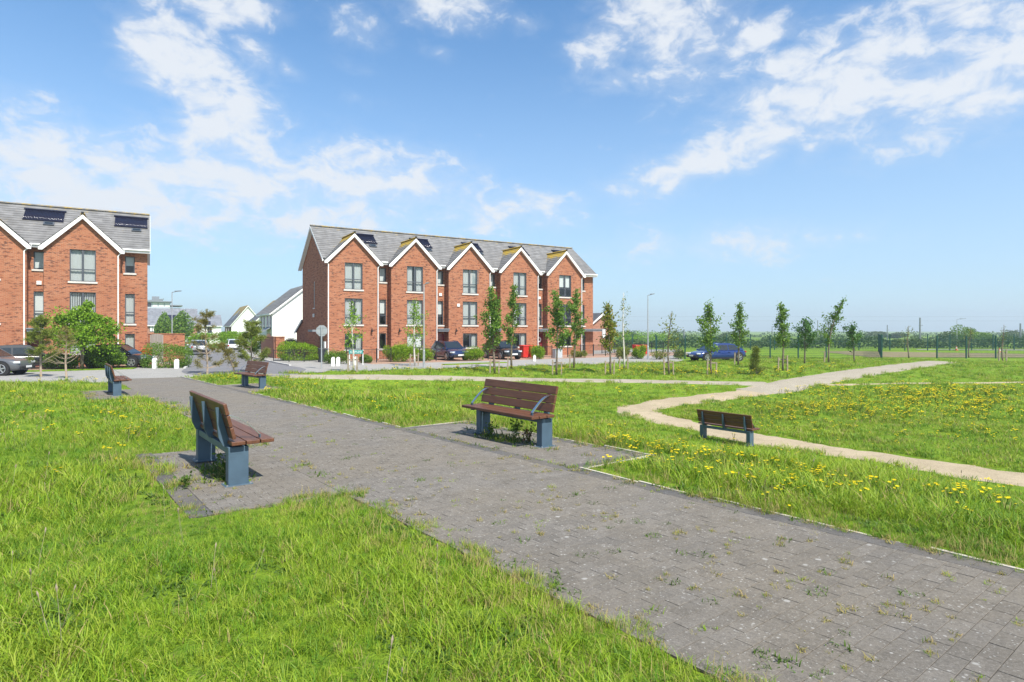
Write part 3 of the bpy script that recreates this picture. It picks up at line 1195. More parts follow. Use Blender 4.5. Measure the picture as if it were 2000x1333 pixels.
def terraced_house(label, group, loc, left_end, right_end, xr, covers, narrow, ground, door_col, panel, alarm, left_pipe=False, open_leaf=False, wreath=False):
    root = empty('terraced_house', loc, RZ)
    tag(root, label, 'house', group)
    w = MB()
    G = 2.15
    zs = [0, .90, 2.20, 2.94, 5.09, 5.82, 8.01, 8.25]
    wall_grid(w, [-G, -.74, .74, G], zs, {(1, 1), (1, 3), (1, 5)})
    w.poly([(-G, 0, 8.25), (G, 0, 8.25), (0, 0, 8.25 + G * 1.0)])
    RD = .75
    wx0, wx1 = 2.42, 3.02
    if ground == 'window':
        holes = {(1, 1), (1, 3), (1, 5)}
        zn = [0, .90, 2.22, 2.94, 5.10, 6.60, 7.80, 8.6]
        xsn = [G, wx0, wx1, xr]
        wall_grid(w, xsn, zn, holes, RD)
    else:
        dx1 = min(G + 1.0, xr - .06)
        wall_grid(w, [G, G + .06, dx1, xr], [0, 2.16], {(1, 0)}, RD)
        wall_grid(w, [G, wx0, wx1, xr], [2.16, 2.94, 5.10, 6.60, 7.80, 8.6], {(1, 1), (1, 3)}, RD)
    # returns
    w.poly([(G, 0, 0), (G, RD, 0), (G, RD, 8.6), (G, 0, 8.25)])
    if left_end:
        zs_ = [0, 4.4, 6.7, 8.25]
        w2 = MB()
        wall_grid(w2, [0, 4.2, 4.75, 9.0], zs_, {(1, 1)}, 0, .11)
        for v in w2.v:
            pass
        base = len(w.v)
        w.v += [(-G + v[1], v[0], v[2]) for v in w2.v]
        w.f += [tuple(base + i for i in reversed(f)) for f in w2.f]
        w.poly([(-G, 9.0, 8.25), (-G, .2, 8.25), (-G, RY, RIDGE - .06)])
    else:
        w.poly([(-G, RD, 0), (-G, 0, 0), (-G, 0, 8.25), (-G, RD, 8.6)])
    if right_end:
        w.poly([(xr, RD, 0), (xr, 9.0, 0), (xr, 9.0, 8.25), (xr, RD, 8.6)])
        w.poly([(xr, RD, 8.6), (xr, 9.0, 8.25), (xr, RY, RIDGE - .06)])
    w.poly([(xr, 9, 0), (-G, 9, 0), (-G, 9, 8.25), (xr, 9, 8.25)])
    if not left_end:
        w.poly([(-G, 9, 0), (-G, RD, 0), (-G, RD, 8.6), (-G, 9, 8.25)])
    w.build('wall', 'brick', root, weld=True)
    # windows
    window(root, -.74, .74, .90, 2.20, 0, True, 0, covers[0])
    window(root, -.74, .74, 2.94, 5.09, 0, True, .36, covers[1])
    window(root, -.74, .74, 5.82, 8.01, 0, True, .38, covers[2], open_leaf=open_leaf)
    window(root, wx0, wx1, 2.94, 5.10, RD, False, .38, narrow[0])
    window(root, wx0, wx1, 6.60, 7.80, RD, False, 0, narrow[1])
    if ground == 'window':
        window(root, wx0, wx1, .90, 2.22, RD, False, 0, narrow[2])
    else:
        d = MB()
        d.b2(G + .06, dx1, RD + .04, RD + .10, .03, 2.16)
        dr = d.build('door', door_col, root)
        q = MB()
        q.b2(G + .2, G + .24, RD - .01, RD + .035, .98, 1.12)
        q.build('door_handle', 'stainless', dr)
        q = MB()
        for zz in (.25, 1.2):
            q.b2(G + .17, dx1 - .12, RD + .02, RD + .037, zz, zz + .78)
        q.build('door_panel', door_col, dr, bevel=.01)
        q = MB()
        q.b2(G + .25, dx1 - .2, RD - .0, RD + .018, 1.0, 1.05)
        q.build('letter_slot', 'stainless', dr)
        q = MB()
        q.b2(G + .01, xr - .01 + (.5 if right_end else 0), -.12, RD - .01, 2.36, 2.52)
        q.b2(G - .03, xr + .03 + (.5 if right_end else 0), -.2, RD - .01, 2.53, 2.62)
        q.build('canopy', 'canopy', root, bevel=.01)
    # main roof
    r = MB()
    x0 = -G - (.30 if left_end else 0)
    x1 = xr + (.16 if right_end else 0)
    if not left_end:
        x0 = -G
    courses(r, x0, x1, (.30, EAVE), (RY, RIDGE))
    courses(r, x0, x1, (9.35, EAVE - .05), (RY, RIDGE))
    rf = r.build('roof', 'tile', root)
    rc = MB()
    x = x0
    while x < x1 - .05:
        xb = min(x + .45, x1)
        n = 5
        pts = [(x, RY + .13 * math.cos(math.pi * k / n), RIDGE + .02 + .10 * math.sin(math.pi * k / n)) for k in range(n + 1)]
        rc.prism(pts, (xb - x - .012, 0, 0))
        x = xb
    rc.build('ridge_tiles', 'tile', rf)
    un = MB()
    for xe, on in ((x0, left_end), (x1, right_end)):
        if not on:
            continue
        s = -1 if xe == x0 else 1
        for (ya, za), (yb, zb) in (((.25, EAVE - .04), (RY, RIDGE)), ((9.4, EAVE - .09), (RY, RIDGE))):
            un.prism([(xe - s * .02, ya, za - .02), (xe - s * .02, yb, zb - .02), (xe - s * .02, yb, zb - .24), (xe - s * .02, ya, za - .22)], (s * .04, 0, 0))
            ov_ = .279 if s < 0 else .139
            un.prism([(xe - s * (ov_ + .021), ya, za - .17), (xe - s * (ov_ + .021), yb, zb - .19), (xe - s * (ov_ + .021), yb, zb - .205), (xe - s * (ov_ + .021), ya, za - .185)], (s * ov_, 0, 0))
    if un.v:
        un.build('verge_board', 'white', rf)
    # gable roof
    g = MB()
    for s in (-1, 1):
        zlo, xlo = 8.12, 2.36
        L_ = math.hypot(xlo, GPEAK - zlo)
        n = int(L_ / .33) + 1
        ux, uz = -xlo / L_, (GPEAK - zlo) / L_
        for k in range(n):
            a, b = k * .33, min((k + 1) * .33 + .02, L_)
            def P(q, lift):
                return ((xlo + ux * q + uz * lift) * s, zlo + uz * q - ux * lift)
            (xa, za), (xb, zb) = P(a, .03), P(b, .006)
            (xl, zl) = P(a, -.01)
            ye = max(main_roof_y(zb) + .25, .45)
            yf = -.24
            m_ = 3
            for q in range(m_):
                y0_, y1_ = yf + (ye - yf) * q / m_, yf + (ye - yf) * (q + 1) / m_
                i = len(g.v)
                g.v += [(xl, y0_, zl), (xl, y1_, zl), (xa, y0_, za), (xa, y1_, za), (xb, y0_, zb), (xb, y1_, zb)]
                g.f += [(i, i + 1, i + 3, i + 2), (i + 2, i + 3, i + 5, i + 4)]
    gr = g.build('gable_roof', 'tile_dormer', root)
    q = MB()
    y = -.24
    while y < 3.0:
        pts = [(.13 * math.cos(math.pi * k / 5), y, GPEAK + .03 + .09 * math.sin(math.pi * k / 5)) for k in range(6)]
        q.prism(pts, (0, .44, 0))
        y += .45
    q.build('ridge_tiles', 'tile_dormer', gr)
    q = MB()
    q.box((0, -.27, GPEAK + .10), (.16, .08, .13))
    q.build('ridge_end_cap', 'trim', gr)
    b = MB()
    for s in (-1, 1):
        top, lo = (0, GPEAK - .02), (2.42 * s, 8.02)
        b.prism([(top[0], -.26, top[1]), (lo[0], -.26, lo[1]), (lo[0], -.26, lo[1] - .17), (lo[0] - s * .22, -.26, lo[1] - .17), (top[0], -.26, top[1] - .27)], (0, .035, 0))
        b.prism([(top[0], -.222, top[1] - .27), (lo[0] - s * .05, -.222, lo[1] - .17), (lo[0] - s * .05, -.222, lo[1] - .15), (top[0], -.222, top[1] - .245)], (0, .22, 0))
    b.build('bargeboard', 'white', gr)
    # eaves, gutter, downpipe
    q = MB()
    e0, e1 = G + .23, xr - .2 + (.36 if right_end else 0)
    q.b2(e0, e1, .26, .30, EAVE - .26, EAVE - .06)
    q.b2(e0, e1, .30, RD, EAVE - .26, EAVE - .24)
    q.tube([(e0 - .1, .21, EAVE - .07), (e1, .21, EAVE - .07)], .065, 8)
    q.build('gutter', 'white', root)
    q = MB()
    q.tube([(G + .22, .2, EAVE - .1), (G + .2, .1, EAVE - .3), (G - .02, -.06, EAVE - .47), (G - .12, -.07, EAVE - .62), (G - .12, -.07, .1)], .042, 8)
    q.build('downpipe', 'white', root)
    if left_pipe:
        q = MB()
        q.tube([(-G - .2, -.1, EAVE - .2), (-G - .18, -.1, EAVE - .34), (-G + .08, -.07, EAVE - .5), (-G + .07, -.07, .1)], .042, 8)
        q.build('downpipe', 'white', root)
    # solar panel and rooflight on the main slope
    if panel:
        px, pw, pl, zc = panel
        sl = math.atan2(RIDGE - EAVE, RY - .30)
        cy = main_roof_y(zc)
        nrm = Vector((0, -math.sin(sl), math.cos(sl)))
        up = Vector((0, math.cos(sl), math.sin(sl)))
        c = Vector((px, cy, zc)) + nrm * .09
        rot = Matrix.Rotation(sl, 3, 'X')
        q = MB()
        q.box(c - nrm * .05, (pw, pl, .03), rot)
        q.box(c + up * (pl / 2), (pw + .14, .10, .07), rot)
        q.box(c - up * (pl / 2), (pw + .04, .05, .05), rot)
        sp = q.build('solar_panel', 'solar', root)
        nt_ = int(pw / .085)
        first = None
        for k in range(nt_):
            if first is None:
                q = MB()
                q.tube([-up * (pl / 2 - .03), up * (pl / 2 - .05)], .032, 6)
                first = q.build('solar_tube', 'solar', sp, smooth=True)
                o = first
            else:
                o = first.copy()
                COL.objects.link(o)
                o.parent = sp
            o.location = c + Vector((-pw / 2 + (k + .5) * pw / nt_, 0, 0))
        c2 = Vector((px + .35, main_roof_y(zc) , zc)) - up * (pl / 2 + .38) + nrm * .07
        q = MB()
        q.box(c2, (.62, .42, .09), rot)
        sk = q.build('skylight', 'frame', root)
        q = MB()
        q.box(c2 + nrm * .048, (.46, .27, .01), rot)
        q.build('pane', 'car_glass', sk)
    if alarm:
        q = MB()
        q.b2(alarm[0] - .14, alarm[0] + .14, alarm[2] - .08, alarm[2], alarm[1], alarm[1] + .26)
        q.build('alarm_box', 'white', root, bevel=.02)
    q = MB()
    q.tube([(-1.45 if not left_end else 1.5, -.02, 2.55), (-1.45 if not left_end else 1.5, -.16, 2.62), (-1.45 if not left_end else 1.5, -.16, 2.42)], .03, 6)
    q.cyl((-1.45 if not left_end else 1.5, -.16, 2.40), .07, .16)
    q.build('wall_lantern', 'trim', root)
    if left_end:
        q = MB()
        q.b2(-G - .05, -G + .06, 4.2, 4.75, 4.32, 4.40)
        q.b2(-G + .06, -G + .10, 4.2, 4.26, 4.4, 6.7)
        q.b2(-G + .06, -G + .10, 4.69, 4.75, 4.4, 6.7)
        q.b2(-G + .06, -G + .10, 4.26, 4.69, 6.64, 6.7)
        wn = q.build('window', 'white', root)
        q = MB()
        q.poly([(-G + .08, 4.26, 4.4), (-G + .08, 4.69, 4.4), (-G + .08, 4.69, 6.64), (-G + .08, 4.26, 6.64)])
        q.build('pane', 'car_glass', wn)
        q = MB()
        q.b2(-G - .95, -G - .003, .9, 2.5, 2.35, 2.52)
        q.build('side_canopy', 'canopy', root)
        q = MB()
        q.b2(-G - .03, -G + .02, 1.3, 2.25, .02, 2.12)
        q.build('side_door', 'grey_door', root)
        q = MB()
        q.box((-G - .08, 4.3, 5.0 - 1.25), (.12, .25, .3))
        q.build('alarm_box', 'white', root, bevel=.03)
        q = MB()
        q.b2(-G - .14, -G - .004, .25, .65, .75, 1.55)
        q.build('meter_box', 'white', root, bevel=.01)
        # single-storey extension behind, flush with the side wall
        q = MB()
        q.prism([(-G, 9.003, 0), (-G, 11.6, 0), (-G, 11.6, 2.3), (-G, 9.003, 3.25)], (4.0, 0, 0))
        q.build('rear_extension', 'brick', root)
        q = MB()
        q.prism([(-G - .12, 9.003, 3.30), (-G - .12, 11.9, 2.24), (-G - .12, 11.9, 2.38), (-G - .12, 9.003, 3.46)], (4.2, 0, 0))
        q.build('extension_roof', 'tile', root)
        q = MB()
        q.prism([(-G - .17, 9.003, 3.20), (-G - .17, 11.95, 2.12), (-G - .17, 11.95, 2.33), (-G - .17, 9.003, 3.42)], (.045, 0, 0))
        q.build('bargeboard', 'white', root)
    return root


GA = 'houses of the long brick terrace'
U5 = 5.36
terraced_house('end terraced brick house with shaded side wall and side door, behind the road sign', GA, W(0, 0), True, False, U5 - 2.15,
               ('right', 'drapes', 'voile'), ('half', 'blind', 'dark'), 'window', None, (2.0, 1.75, 1.55, 10.50), None, True)
terraced_house('gabled brick house with dark red door behind the dark blue car', GA, W(U5, 0), False, False, U5 - 2.15,
               ('blind', 'voile', 'drapes'), ('half', 'blind'), 'door', 'red_door', (1.9, 1.75, 1.55, 10.50), (2.72, 5.55, .75))
terraced_house('gabled brick house with an open top casement behind the black car', GA, W(2 * U5, 0), False, False, U5 - 2.15,
               ('right', 'voile', 'voile'), ('dark', 'blind'), 'door', 'red_door', (1.9, 1.75, 1.55, 10.50), (-1.2, 4.6, 0), False, True)
h4 = terraced_house('gabled brick house with a white wreath on its red door', GA, W(3 * U5, 0), False, False, U5 - 2.15,
                    ('right', 'drapes', 'voile'), ('voile', 'half'), 'door', 'red_door', (1.9, 1.75, 1.55, 10.50), (2.72, 5.55, .75))
terraced_house('rightmost gabled brick house of the long terrace with charcoal door', GA, W(4 * U5, 0), False, True, 4.15,
               ('dark', 'dark', 'half'), ('voile', 'blind'), 'door', 'grey_door', (1.9, 1.75, 1.55, 10.50), None)
q = MB()
ring = [(2.65 + .2 * math.cos(a), .72, 1.55 + .2 * math.sin(a)) for a in np.linspace(0, 2 * math.pi, 17)]
q.tube(ring, .085, 8, False)
q.build('door_wreath', 'wreath', h4, smooth=True)
GB = 'brick houses at the left edge'
terraced_house('brick house at the far left edge, cut off by the frame', GB, W(-5.2, 0, 0, PL), False, False, 5.2 - 2.15,
               ('drapes', 'dark', 'voile'), ('blind', 'blind'), 'door', 'red_door', (2.7, 2.3, 1.55, 10.62), (2.72, 5.55, .75))
terraced_house('brick house behind the bushy maple at the left, at the row end', GB, W(0, 0, 0, PL), False, True, 3.80,
               ('drapes', 'vertical', 'voile'), ('voile', 'half', 'voile'), 'window', None, (2.75, 2.1, 1.55, 10.62), None)


# ------------------------------------------------------------------ houses further back
def gable_house(label, group, corner, rz, wid, length, eave, ridge, wall_mat, front_mat, roof_mat, wins_front=(), wins_gable=(), lights=(), front_side=-1, canopy=None, base=None):
    """box with a pitched roof; local x across the gable, y along the ridge; gable end at y=0"""
    z0 = float(gz(corner[0], corner[1])) if base is None else base
    root = empty('house', (corner[0], corner[1], z0), rz)
    tag(root, label, 'house', group)
    e, r = eave - z0, ridge - z0
    xm = wid / 2
    w = MB()
    w.poly([(0, 0, -1), (wid, 0, -1), (wid, 0, e), (xm, 0, r - .05), (0, 0, e)])
    w.poly([(wid, length, -1), (0, length, -1), (0, length, e), (xm, length, r - .05), (wid, length, e)])
    w.poly([(wid, 0, -1), (wid, length, -1), (wid, length, e), (wid, 0, e)])
    w.build('wall', wall_mat, root)
    w = MB()
    w.poly([(0, length, -1), (0, 0, -1), (0, 0, e), (0, length, e)])
    w.build('front_wall', front_mat, root)
    rf = MB()
    ov = .35
    sl = (r - e) / xm
    for s in (0, 1):
        xa = -ov if s == 0 else wid + ov
        za = e - ov * sl
        n = 14
        for k in range(n):
            p, q_ = k / n, (k + 1) / n
            x0_, x1_ = xa + (xm - xa) * p, xa + (xm - xa) * q_
            h0, h1 = za + (r - za) * p, za + (r - za) * q_
            i = len(rf.v)
            rf.v += [(x0_, -ov, h0 + .02), (x0_, length + ov, h0 + .02), (x0_, -ov, h0 + .09), (x0_, length + ov, h0 + .09), (x1_, -ov, h1 + .055), (x1_, length + ov, h1 + .055)]
            rf.f += [(i, i + 1, i + 3, i + 2), (i + 2, i + 3, i + 5, i + 4)]
    ro = rf.build('roof', roof_mat, root)
    b = MB()
    for s in (0, 1):
        xa = -ov if s == 0 else wid + ov
        za = e - ov * sl
        b.prism([(xa, -ov - .03, za), (xm, -ov - .03, r), (xm, -ov - .03, r - .28), (xa, -ov - .03, za - .2)], (0, .05, 0))
        b.b2(min(xa, xa + .06 * (-1 if s == 0 else 1)), max(xa, xa + .06 * (-1 if s == 0 else 1)), -ov, length + ov, za - .16, za + .03)
    b.build('bargeboard', 'white', ro)
    for (y0, y1, za, zb) in wins_front:
        q = MB()
        q.b2(-.03, .05, y0, y1, za, zb)
        f = q.build('window', 'frame', root)
        q = MB()
        for (ya, yb) in ((y0 + .07, (y0 + y1) / 2 - .03), ((y0 + y1) / 2 + .03, y1 - .07)):
            q.b2(-.045, -.031, ya, yb, za + .07, zb - .07)
        q.build('pane', 'car_glass', f)
    for (x0_, x1_, za, zb) in wins_gable:
        q = MB()
        q.b2(x0_, x1_, -.03, .05, za, zb)
        f = q.build('window', 'frame', root)
        q = MB()
        q.b2(x0_ + .07, x1_ - .07, -.045, -.031, za + .07, zb - .07)
        q.build('pane', 'blind', f)
    for (yc, frac, l_, wd) in lights:
        x = xm * frac
        z = e + (r - e) * frac + .1
        a = math.atan2(r - e, xm)
        q = MB()
        q.box((x, yc, z), (l_, wd, .12), Matrix.Rotation(-a, 3, 'Y'))
        q.build('solar_panel', 'solar', root)
    if canopy:
        q = MB()
        q.prism([(-.01, canopy[0], 2.9), (-1.1, canopy[0], 2.3), (-1.1, canopy[0], 2.4), (-.01, canopy[0], 3.02)], (0, canopy[1] - canopy[0], 0))
        q.build('porch_canopy', 'canopy', root)
        q = MB()
        q.b2(-.04, .02, canopy[0] + .2, canopy[1] - .2, .05, 2.1)
        q.build('door', 'grey_door', root)
    return root


GC = 'houses along the side road'
c = at(532, 80)
gable_house('large white gable end house behind the long brick terrace', GC, (c.x, c.y), RZ, 9.0, 11.0, 5.0, 8.75, 'render', 'render', 'tile',
            [(.9, 1.9, 2.7, 4.5), (3.2, 4.2, 2.7, 4.5), (1.0, 2.2, .8, 2.0), (6.2, 7.3, 2.7, 4.5), (8.5, 9.5, 2.7, 4.5)], canopy=(1.0, 4.4))
c = at(502, 115)
gable_house('white house with yellow lichened roof behind the large white gable', GC, (c.x, c.y), RZ, 9.0, 9.0, 4.6, 8.6, 'render', 'render', 'slate',
            [(1, 2.2, 3.0, 4.4), (4, 5.2, 3.0, 4.4), (1, 2.2, .8, 2.2)])
c = at(452, 150)
gable_house('far white gable house with brown brick front and skylight', GC, (c.x, c.y), RZ, 7.6, 15.0, 4.0, 8.8, 'render', 'brick_brown', 'slate',
            [(1.2, 2.4, 3.0, 4.7), (5.6, 6.8, 3.0, 4.7), (10.4, 11.8, 3.0, 4.7)], lights=[(6.5, .45, 3.2, 1.7)], canopy=(6.2, 10.5))


def front_house(label, u0, u1, Y, base_z, eave, ridge, depth, wall, roof, wins, panels=(), base_mat=None):
    x0, k1 = (u0 - CX) / FPX * Y, (u1 - CX) / FPX
    wd = (k1 * Y - x0) / (SX - k1 * SY)
    root = empty('house', (x0, Y, base_z), RZ)
    tag(root, label, 'house', GC)
    e, r = eave - base_z, ridge - base_z
    w = MB()
    w.poly([(0, 0, -1), (wd, 0, -1), (wd, 0, e), (0, 0, e)])
    w.poly([(wd, depth, -1), (0, depth, -1), (0, depth, e), (wd, depth, e)])
    for x, rev in ((0, True), (wd, False)):
        p = [(x, 0, -1), (x, depth, -1), (x, depth, e), (x, depth / 2, r - .05), (x, 0, e)]
        w.poly(p[::-1] if rev else p)
    w.build('wall', wall, root)
    rf = MB()
    for s in (0, 1):
        ya = -.4 if s == 0 else depth + .4
        za = e - .3
        n = 14
        for k in range(n):
            p, q_ = k / n, (k + 1) / n
            y0_, y1_ = ya + (depth / 2 - ya) * p, ya + (depth / 2 - ya) * q_
            h0, h1 = za + (r - za) * p, za + (r - za) * q_
            i = len(rf.v)
            rf.v += [(-.3, y0_, h0 + .02), (wd + .3, y0_, h0 + .02), (-.3, y0_, h0 + .09), (wd + .3, y0_, h0 + .09), (-.3, y1_, h1 + .055), (wd + .3, y1_, h1 + .055)]
            rf.f += [(i, i + 1, i + 3, i + 2), (i + 2, i + 3, i + 5, i + 4)]
    ro = rf.build('roof', roof, root)
    q = MB()
    q.b2(-.32, wd + .32, -.5, -.42, e - .42, e - .2)
    q.build('fascia', 'white', ro)
    for (a, b, z0, z1, light) in wins:
        q = MB()
        q.b2(a * wd, b * wd, -.06, .05, z0, z1)
        f = q.build('window', 'frame', root)
        am, bm = a * wd, b * wd
        q = MB()
        for (xa, xb) in ((am + .1, (am + bm) / 2 - .06), ((am + bm) / 2 + .06, bm - .1)):
            q.b2(xa, xb, -.085, -.061, z0 + .1, z1 - .1)
        q.build('pane', 'blind' if light else 'car_glass', f)
    for (a, b, f0, f1) in panels:
        p0, p1 = Vector((0, -.4 + (depth / 2 + .4) * f0, e - .3 + (r - e + .3) * f0 + .14)), Vector((0, -.4 + (depth / 2 + .4) * f1, e - .3 + (r - e + .3) * f1 + .14))
        q = MB()
        q.prism([(a * wd, p0.y, p0.z), (b * wd, p0.y, p0.z), (b * wd, p1.y, p1.z), (a * wd, p1.y, p1.z)], (0, 0, .06))
        q.build('solar_panel', 'solar', root)
    return root


front_house('long red brick house with plain grey roof closing the side road', 268, 385, 153, -1.25, 4.0, 8.3, 9.0, 'brick_far', 'slate_plain',
            [(.20, .29, 3.4, 5.0, True), (.56, .66, 3.4, 5.0, True), (.84, .93, 3.4, 5.0, True), (.78, .90, .6, 2.3, True), (.4, .5, .6, 2.3, False)], [(.48, .64, .15, .58)])
front_house('pale rendered house with grey roof beyond the brick house', 378, 432, 185, -1.5, 4.1, 7.4, 9.0, 'render', 'slate_plain',
            [(.08, .22, 3.2, 5.0, False), (.5, .66, 3.2, 5.0, False)], [(.42, .62, .1, .4)])


def apartments():
    Y = 250
    z0 = -2.0
    x0, k1 = (281 - CX) / FPX * Y, (352 - CX) / FPX
    wd = (k1 * Y - x0) / (SX - k1 * SY)
    root = empty('apartment_block', (x0, Y, z0), RZ)
    tag(root, 'distant grey flat roofed apartment block rising behind the brick house', 'building')
    T = 15.2 - z0
    q = MB()
    q.b2(0, wd, 0, 14, -1, T - 3.2)
    q.b2(.6, wd * .72, .5, 13, T - 3.2, T - .8)
    q.build('wall', 'bin_grey', root)
    q = MB()
    q.b2(-.6, wd * .76, -.6, 14, T - .79, T - .4)
    q.b2(wd * .72, wd + .9, -.9, 14, T - 2.3, T - 1.9)
    q.prism([(-.5, -.3, T - .4), (wd * .5, -.3, T - .4), (wd * .55, -.3, T + .7)], (0, 12, 0))
    q.b2(wd * .22, wd * .42, 2, 7, T + .3, T + 1.6)
    q.build('roof', 'canopy', root)
    for k in range(9):
        q = MB()
        a = .8 + k * (wd - 1.6) / 9
        q.b2(a, a + (wd - 1.6) / 9 - .35, -.06, .02, T - 5.2, T - 3.6)
        q.build('window', 'car_glass' if k % 3 else 'blind', root)
    for k in range(4):
        q = MB()
        a = .9 + k * wd * .17
        q.b2(a, a + wd * .13, .42, .52, T - 2.8, T - 1.1)
        q.build('window', 'car_glass' if k == 0 else 'blind', root)


apartments()


def gable_end_right():
    """brick annex house seen past the right end of the terrace"""
    p = at(1152, 74)
    gable_house('small brick gable house peeping out right of the long terrace', GC, (p.x, p.y), RZ, 3.6, 9, 3.3, 4.6, 'brick_far', 'brick_far', 'slate',
                wins_gable=[(1.9, 2.5, 1.5, 2.7)], base=0.0)


gable_end_right()
# wing behind the right house end
q = MB()
root = empty('house_wing', W(4 * U5 + 4.16, 5.2), RZ)
tag(root, 'lower brick wing against the right end of the terrace', 'house wing')
q.b2(0, .55, 0, 4, 0, 5.6)
q.build('wall', 'brick', root)
q = MB()
q.prism([(0, -.2, 6.3), (.9, -.2, 5.55), (.9, -.2, 5.40), (0, -.2, 6.1)], (0, 4.4, 0))
q.build('roof_edge', 'white', root)


def brick_wall(label, a, b, h, mat='brick_far', gate=None, pier=True):
    a, b = Vector(a), Vector(b)
    d = b - a
    root = empty('garden_wall', (a.x, a.y, 0), math.atan2(d.y, d.x))
    tag(root, label, 'wall')
    L_ = d.length
    q = MB()
    q.b2(0, L_, -.11, .11, -.1, h)
    q.build('brickwork', mat, root)
    q = MB()
    q.b2(-.03, L_ + .03, -.15, .15, h + .002, h + .07)
    q.build('coping', mat, root)
    if gate:
        q = MB()
        n = 8
        x0, x1 = gate
        for k in range(n):
            o = MB()
            xa = x0 + (x1 - x0) * k / n
            o.b2(xa, xa + (x1 - x0) / n - .012, -.17, -.115, .05, h - .05 + .1 * math.sin(math.pi * (k + .5) / n))
            o.build('gate_board', 'wood_gate', root)
    return root


brick_wall('red brick garden wall with weathered wooden gate beside the left houses', W(3.85, 3.0, 0, PL), W(6.3, 3.2, 0, PL), 2.15, 'brick', (.1, 1.0))
brick_wall('brown brick garden wall in shade left of the long terrace', W(-4.85, 14.4, 0), W(-4.80, 7.6, 0), 1.85, 'brick_far')
brick_wall('short sunlit brick pier wall beside the arched black gate', W(-4.8, 7.4, 0), W(-4.05, 7.4, 0), 1.85, 'brick')
root = empty('arched_gate', W(-4.02, 7.4), RZ)
tag(root, 'black arched metal gate between brick wall and terrace', 'gate')
q = MB()
pts = [(0, 0, 0), (1.06, 0, 0)] + [(.53 + .53 * math.cos(a), 0, 1.35 + .35 * math.sin(a)) for a in np.linspace(0, math.pi, 9)]
q.prism(pts, (0, .05, 0))
q.build('gate_leaf', 'black_metal', root)
q = MB()
q.tube([(.53 + .55 * math.cos(a), -.02, 1.38 + .38 * math.sin(a)) for a in np.linspace(0, math.pi, 12)], .03, 6)
q.build('gate_arch', 'black_metal', root)


# ------------------------------------------------------------------ benches
def make_bench():
    """faces +y; origin on the ground under the middle of the two legs, rear side"""
    root = empty('park_bench', (0, 0, 0))
    H = .80        # half spacing of the legs
    for s in (-1, 1):
        q = MB()
        q.box((s * H, .10, .215), (.125, .21, .43))
        lg = q.build('leg', 'bench_steel', root, bevel=.006)
        q = MB()
        q.box((s * H, .10, .008), (.20, .29, .016))
        q.build('foot_plate', 'bench_steel', lg, bevel=.003)
        q = MB()
        for dx, dy in ((-.08, -.12), (.08, -.12), (-.08, .12), (.08, .12)):
            q.cyl((s * H + dx, .10 + dy, .022), .011, .014, seg=8)
        q.build('bolts', 'steel', lg)
    q = MB()
    q.box((0, .045, .385), (2 * H - .13, .08, .075))
    q.build('crossbeam', 'bench_steel', root, bevel=.004)
    for x in (-.72, 0, .72):
        q = MB()
        q.prism([(x - .025, -.01, .42), (x - .025, .40, .425), (x - .025, .40, .438), (x - .025, .05, .452), (x - .025, -.01, .452)], (.05, 0, 0))
        q.prism([(x - .02, -.03, .43), (x - .02, .055, .43), (x - .02, .022, .53), (x - .02, -.072, .86), (x - .02, -.105, .86), (x - .02, -.075, .53)], (.04, 0, 0))
        q.build('bracket', 'bench_steel', root)
    for k in range(3):
        q = MB()
        q.box((0, .085 + k * .152, .475), (1.86, .142, .042))
        q.build('seat_slat', 'bench_wood', root, bevel=.007)
    a = R(14.5)
    for k in range(3):
        q = MB()
        l_ = .075 + k * .137
        q.box((0, .047 - math.sin(a) * l_, .515 + math.cos(a) * l_), (1.86, .038, .129), Matrix.Rotation(a, 3, 'X'))
        q.build('back_slat', 'bench_wood', root, bevel=.007)
    for s in (-1, 1):
        x = s * .79
        path = []
        for t in np.linspace(0, 1, 11):
            y = .34 - .345 * t
            z = .535 + .235 * math.sin(t * math.pi / 2 * .98)
            path.append((x, y, z))
        q = MB()
        n = len(path)
        for i in range(n - 1):
            p0, p1 = Vector(path[i]), Vector(path[i + 1])
            d = (p1 - p0)
            c = (p0 + p1) / 2
            q.box(c, (.045, d.length + .006, .010), Matrix.Rotation(math.atan2(d.z, d.y), 3, 'X'))
        ar = q.build('armrest', 'stainless', root)
        q = MB()
        q.box((x, .34, .515), (.045, .012, .045))
        q.build('armrest_foot', 'bench_steel', ar)
    return root


bench0 = make_bench()
GD = 'brown slatted benches along the paths'
ANG_T = math.atan2(TY, TX)


def place_bench(o, t, n, face, label, turn=0.0, world=None):
    x, y = pt(t, n) if world is None else world
    o.location = (x, y, float(gz(x, y)) + (.004 if world is None else .03))
    # face +n: local +y -> (NX, NY)
    a = math.atan2(NY, NX) - math.pi / 2 + (0 if face > 0 else math.pi)
    o.rotation_euler = (0, 0, a + turn)
    tag(o, label, 'bench', GD)


place_bench(bench0, 7.92, 1.62, 1, 'nearest brown slatted bench seen from behind at the left of the path')
place_bench(copy_tree(bench0), 7.68, 6.12, -1, 'brown slatted bench facing the camera at the right edge of the path')
place_bench(copy_tree(bench0), 22.2, 1.72, 1, 'far left brown bench near the end of the paved path')
place_bench(copy_tree(bench0), 22.6, 6.10, -1, 'far brown bench facing the path beside the dry pines', R(6))
fb = pix(1414, 866)
place_bench(copy_tree(bench0), 0, 0, 1, 'brown bench seen from behind beside the sandy path in the hollow', 0, (fb.x, fb.y))


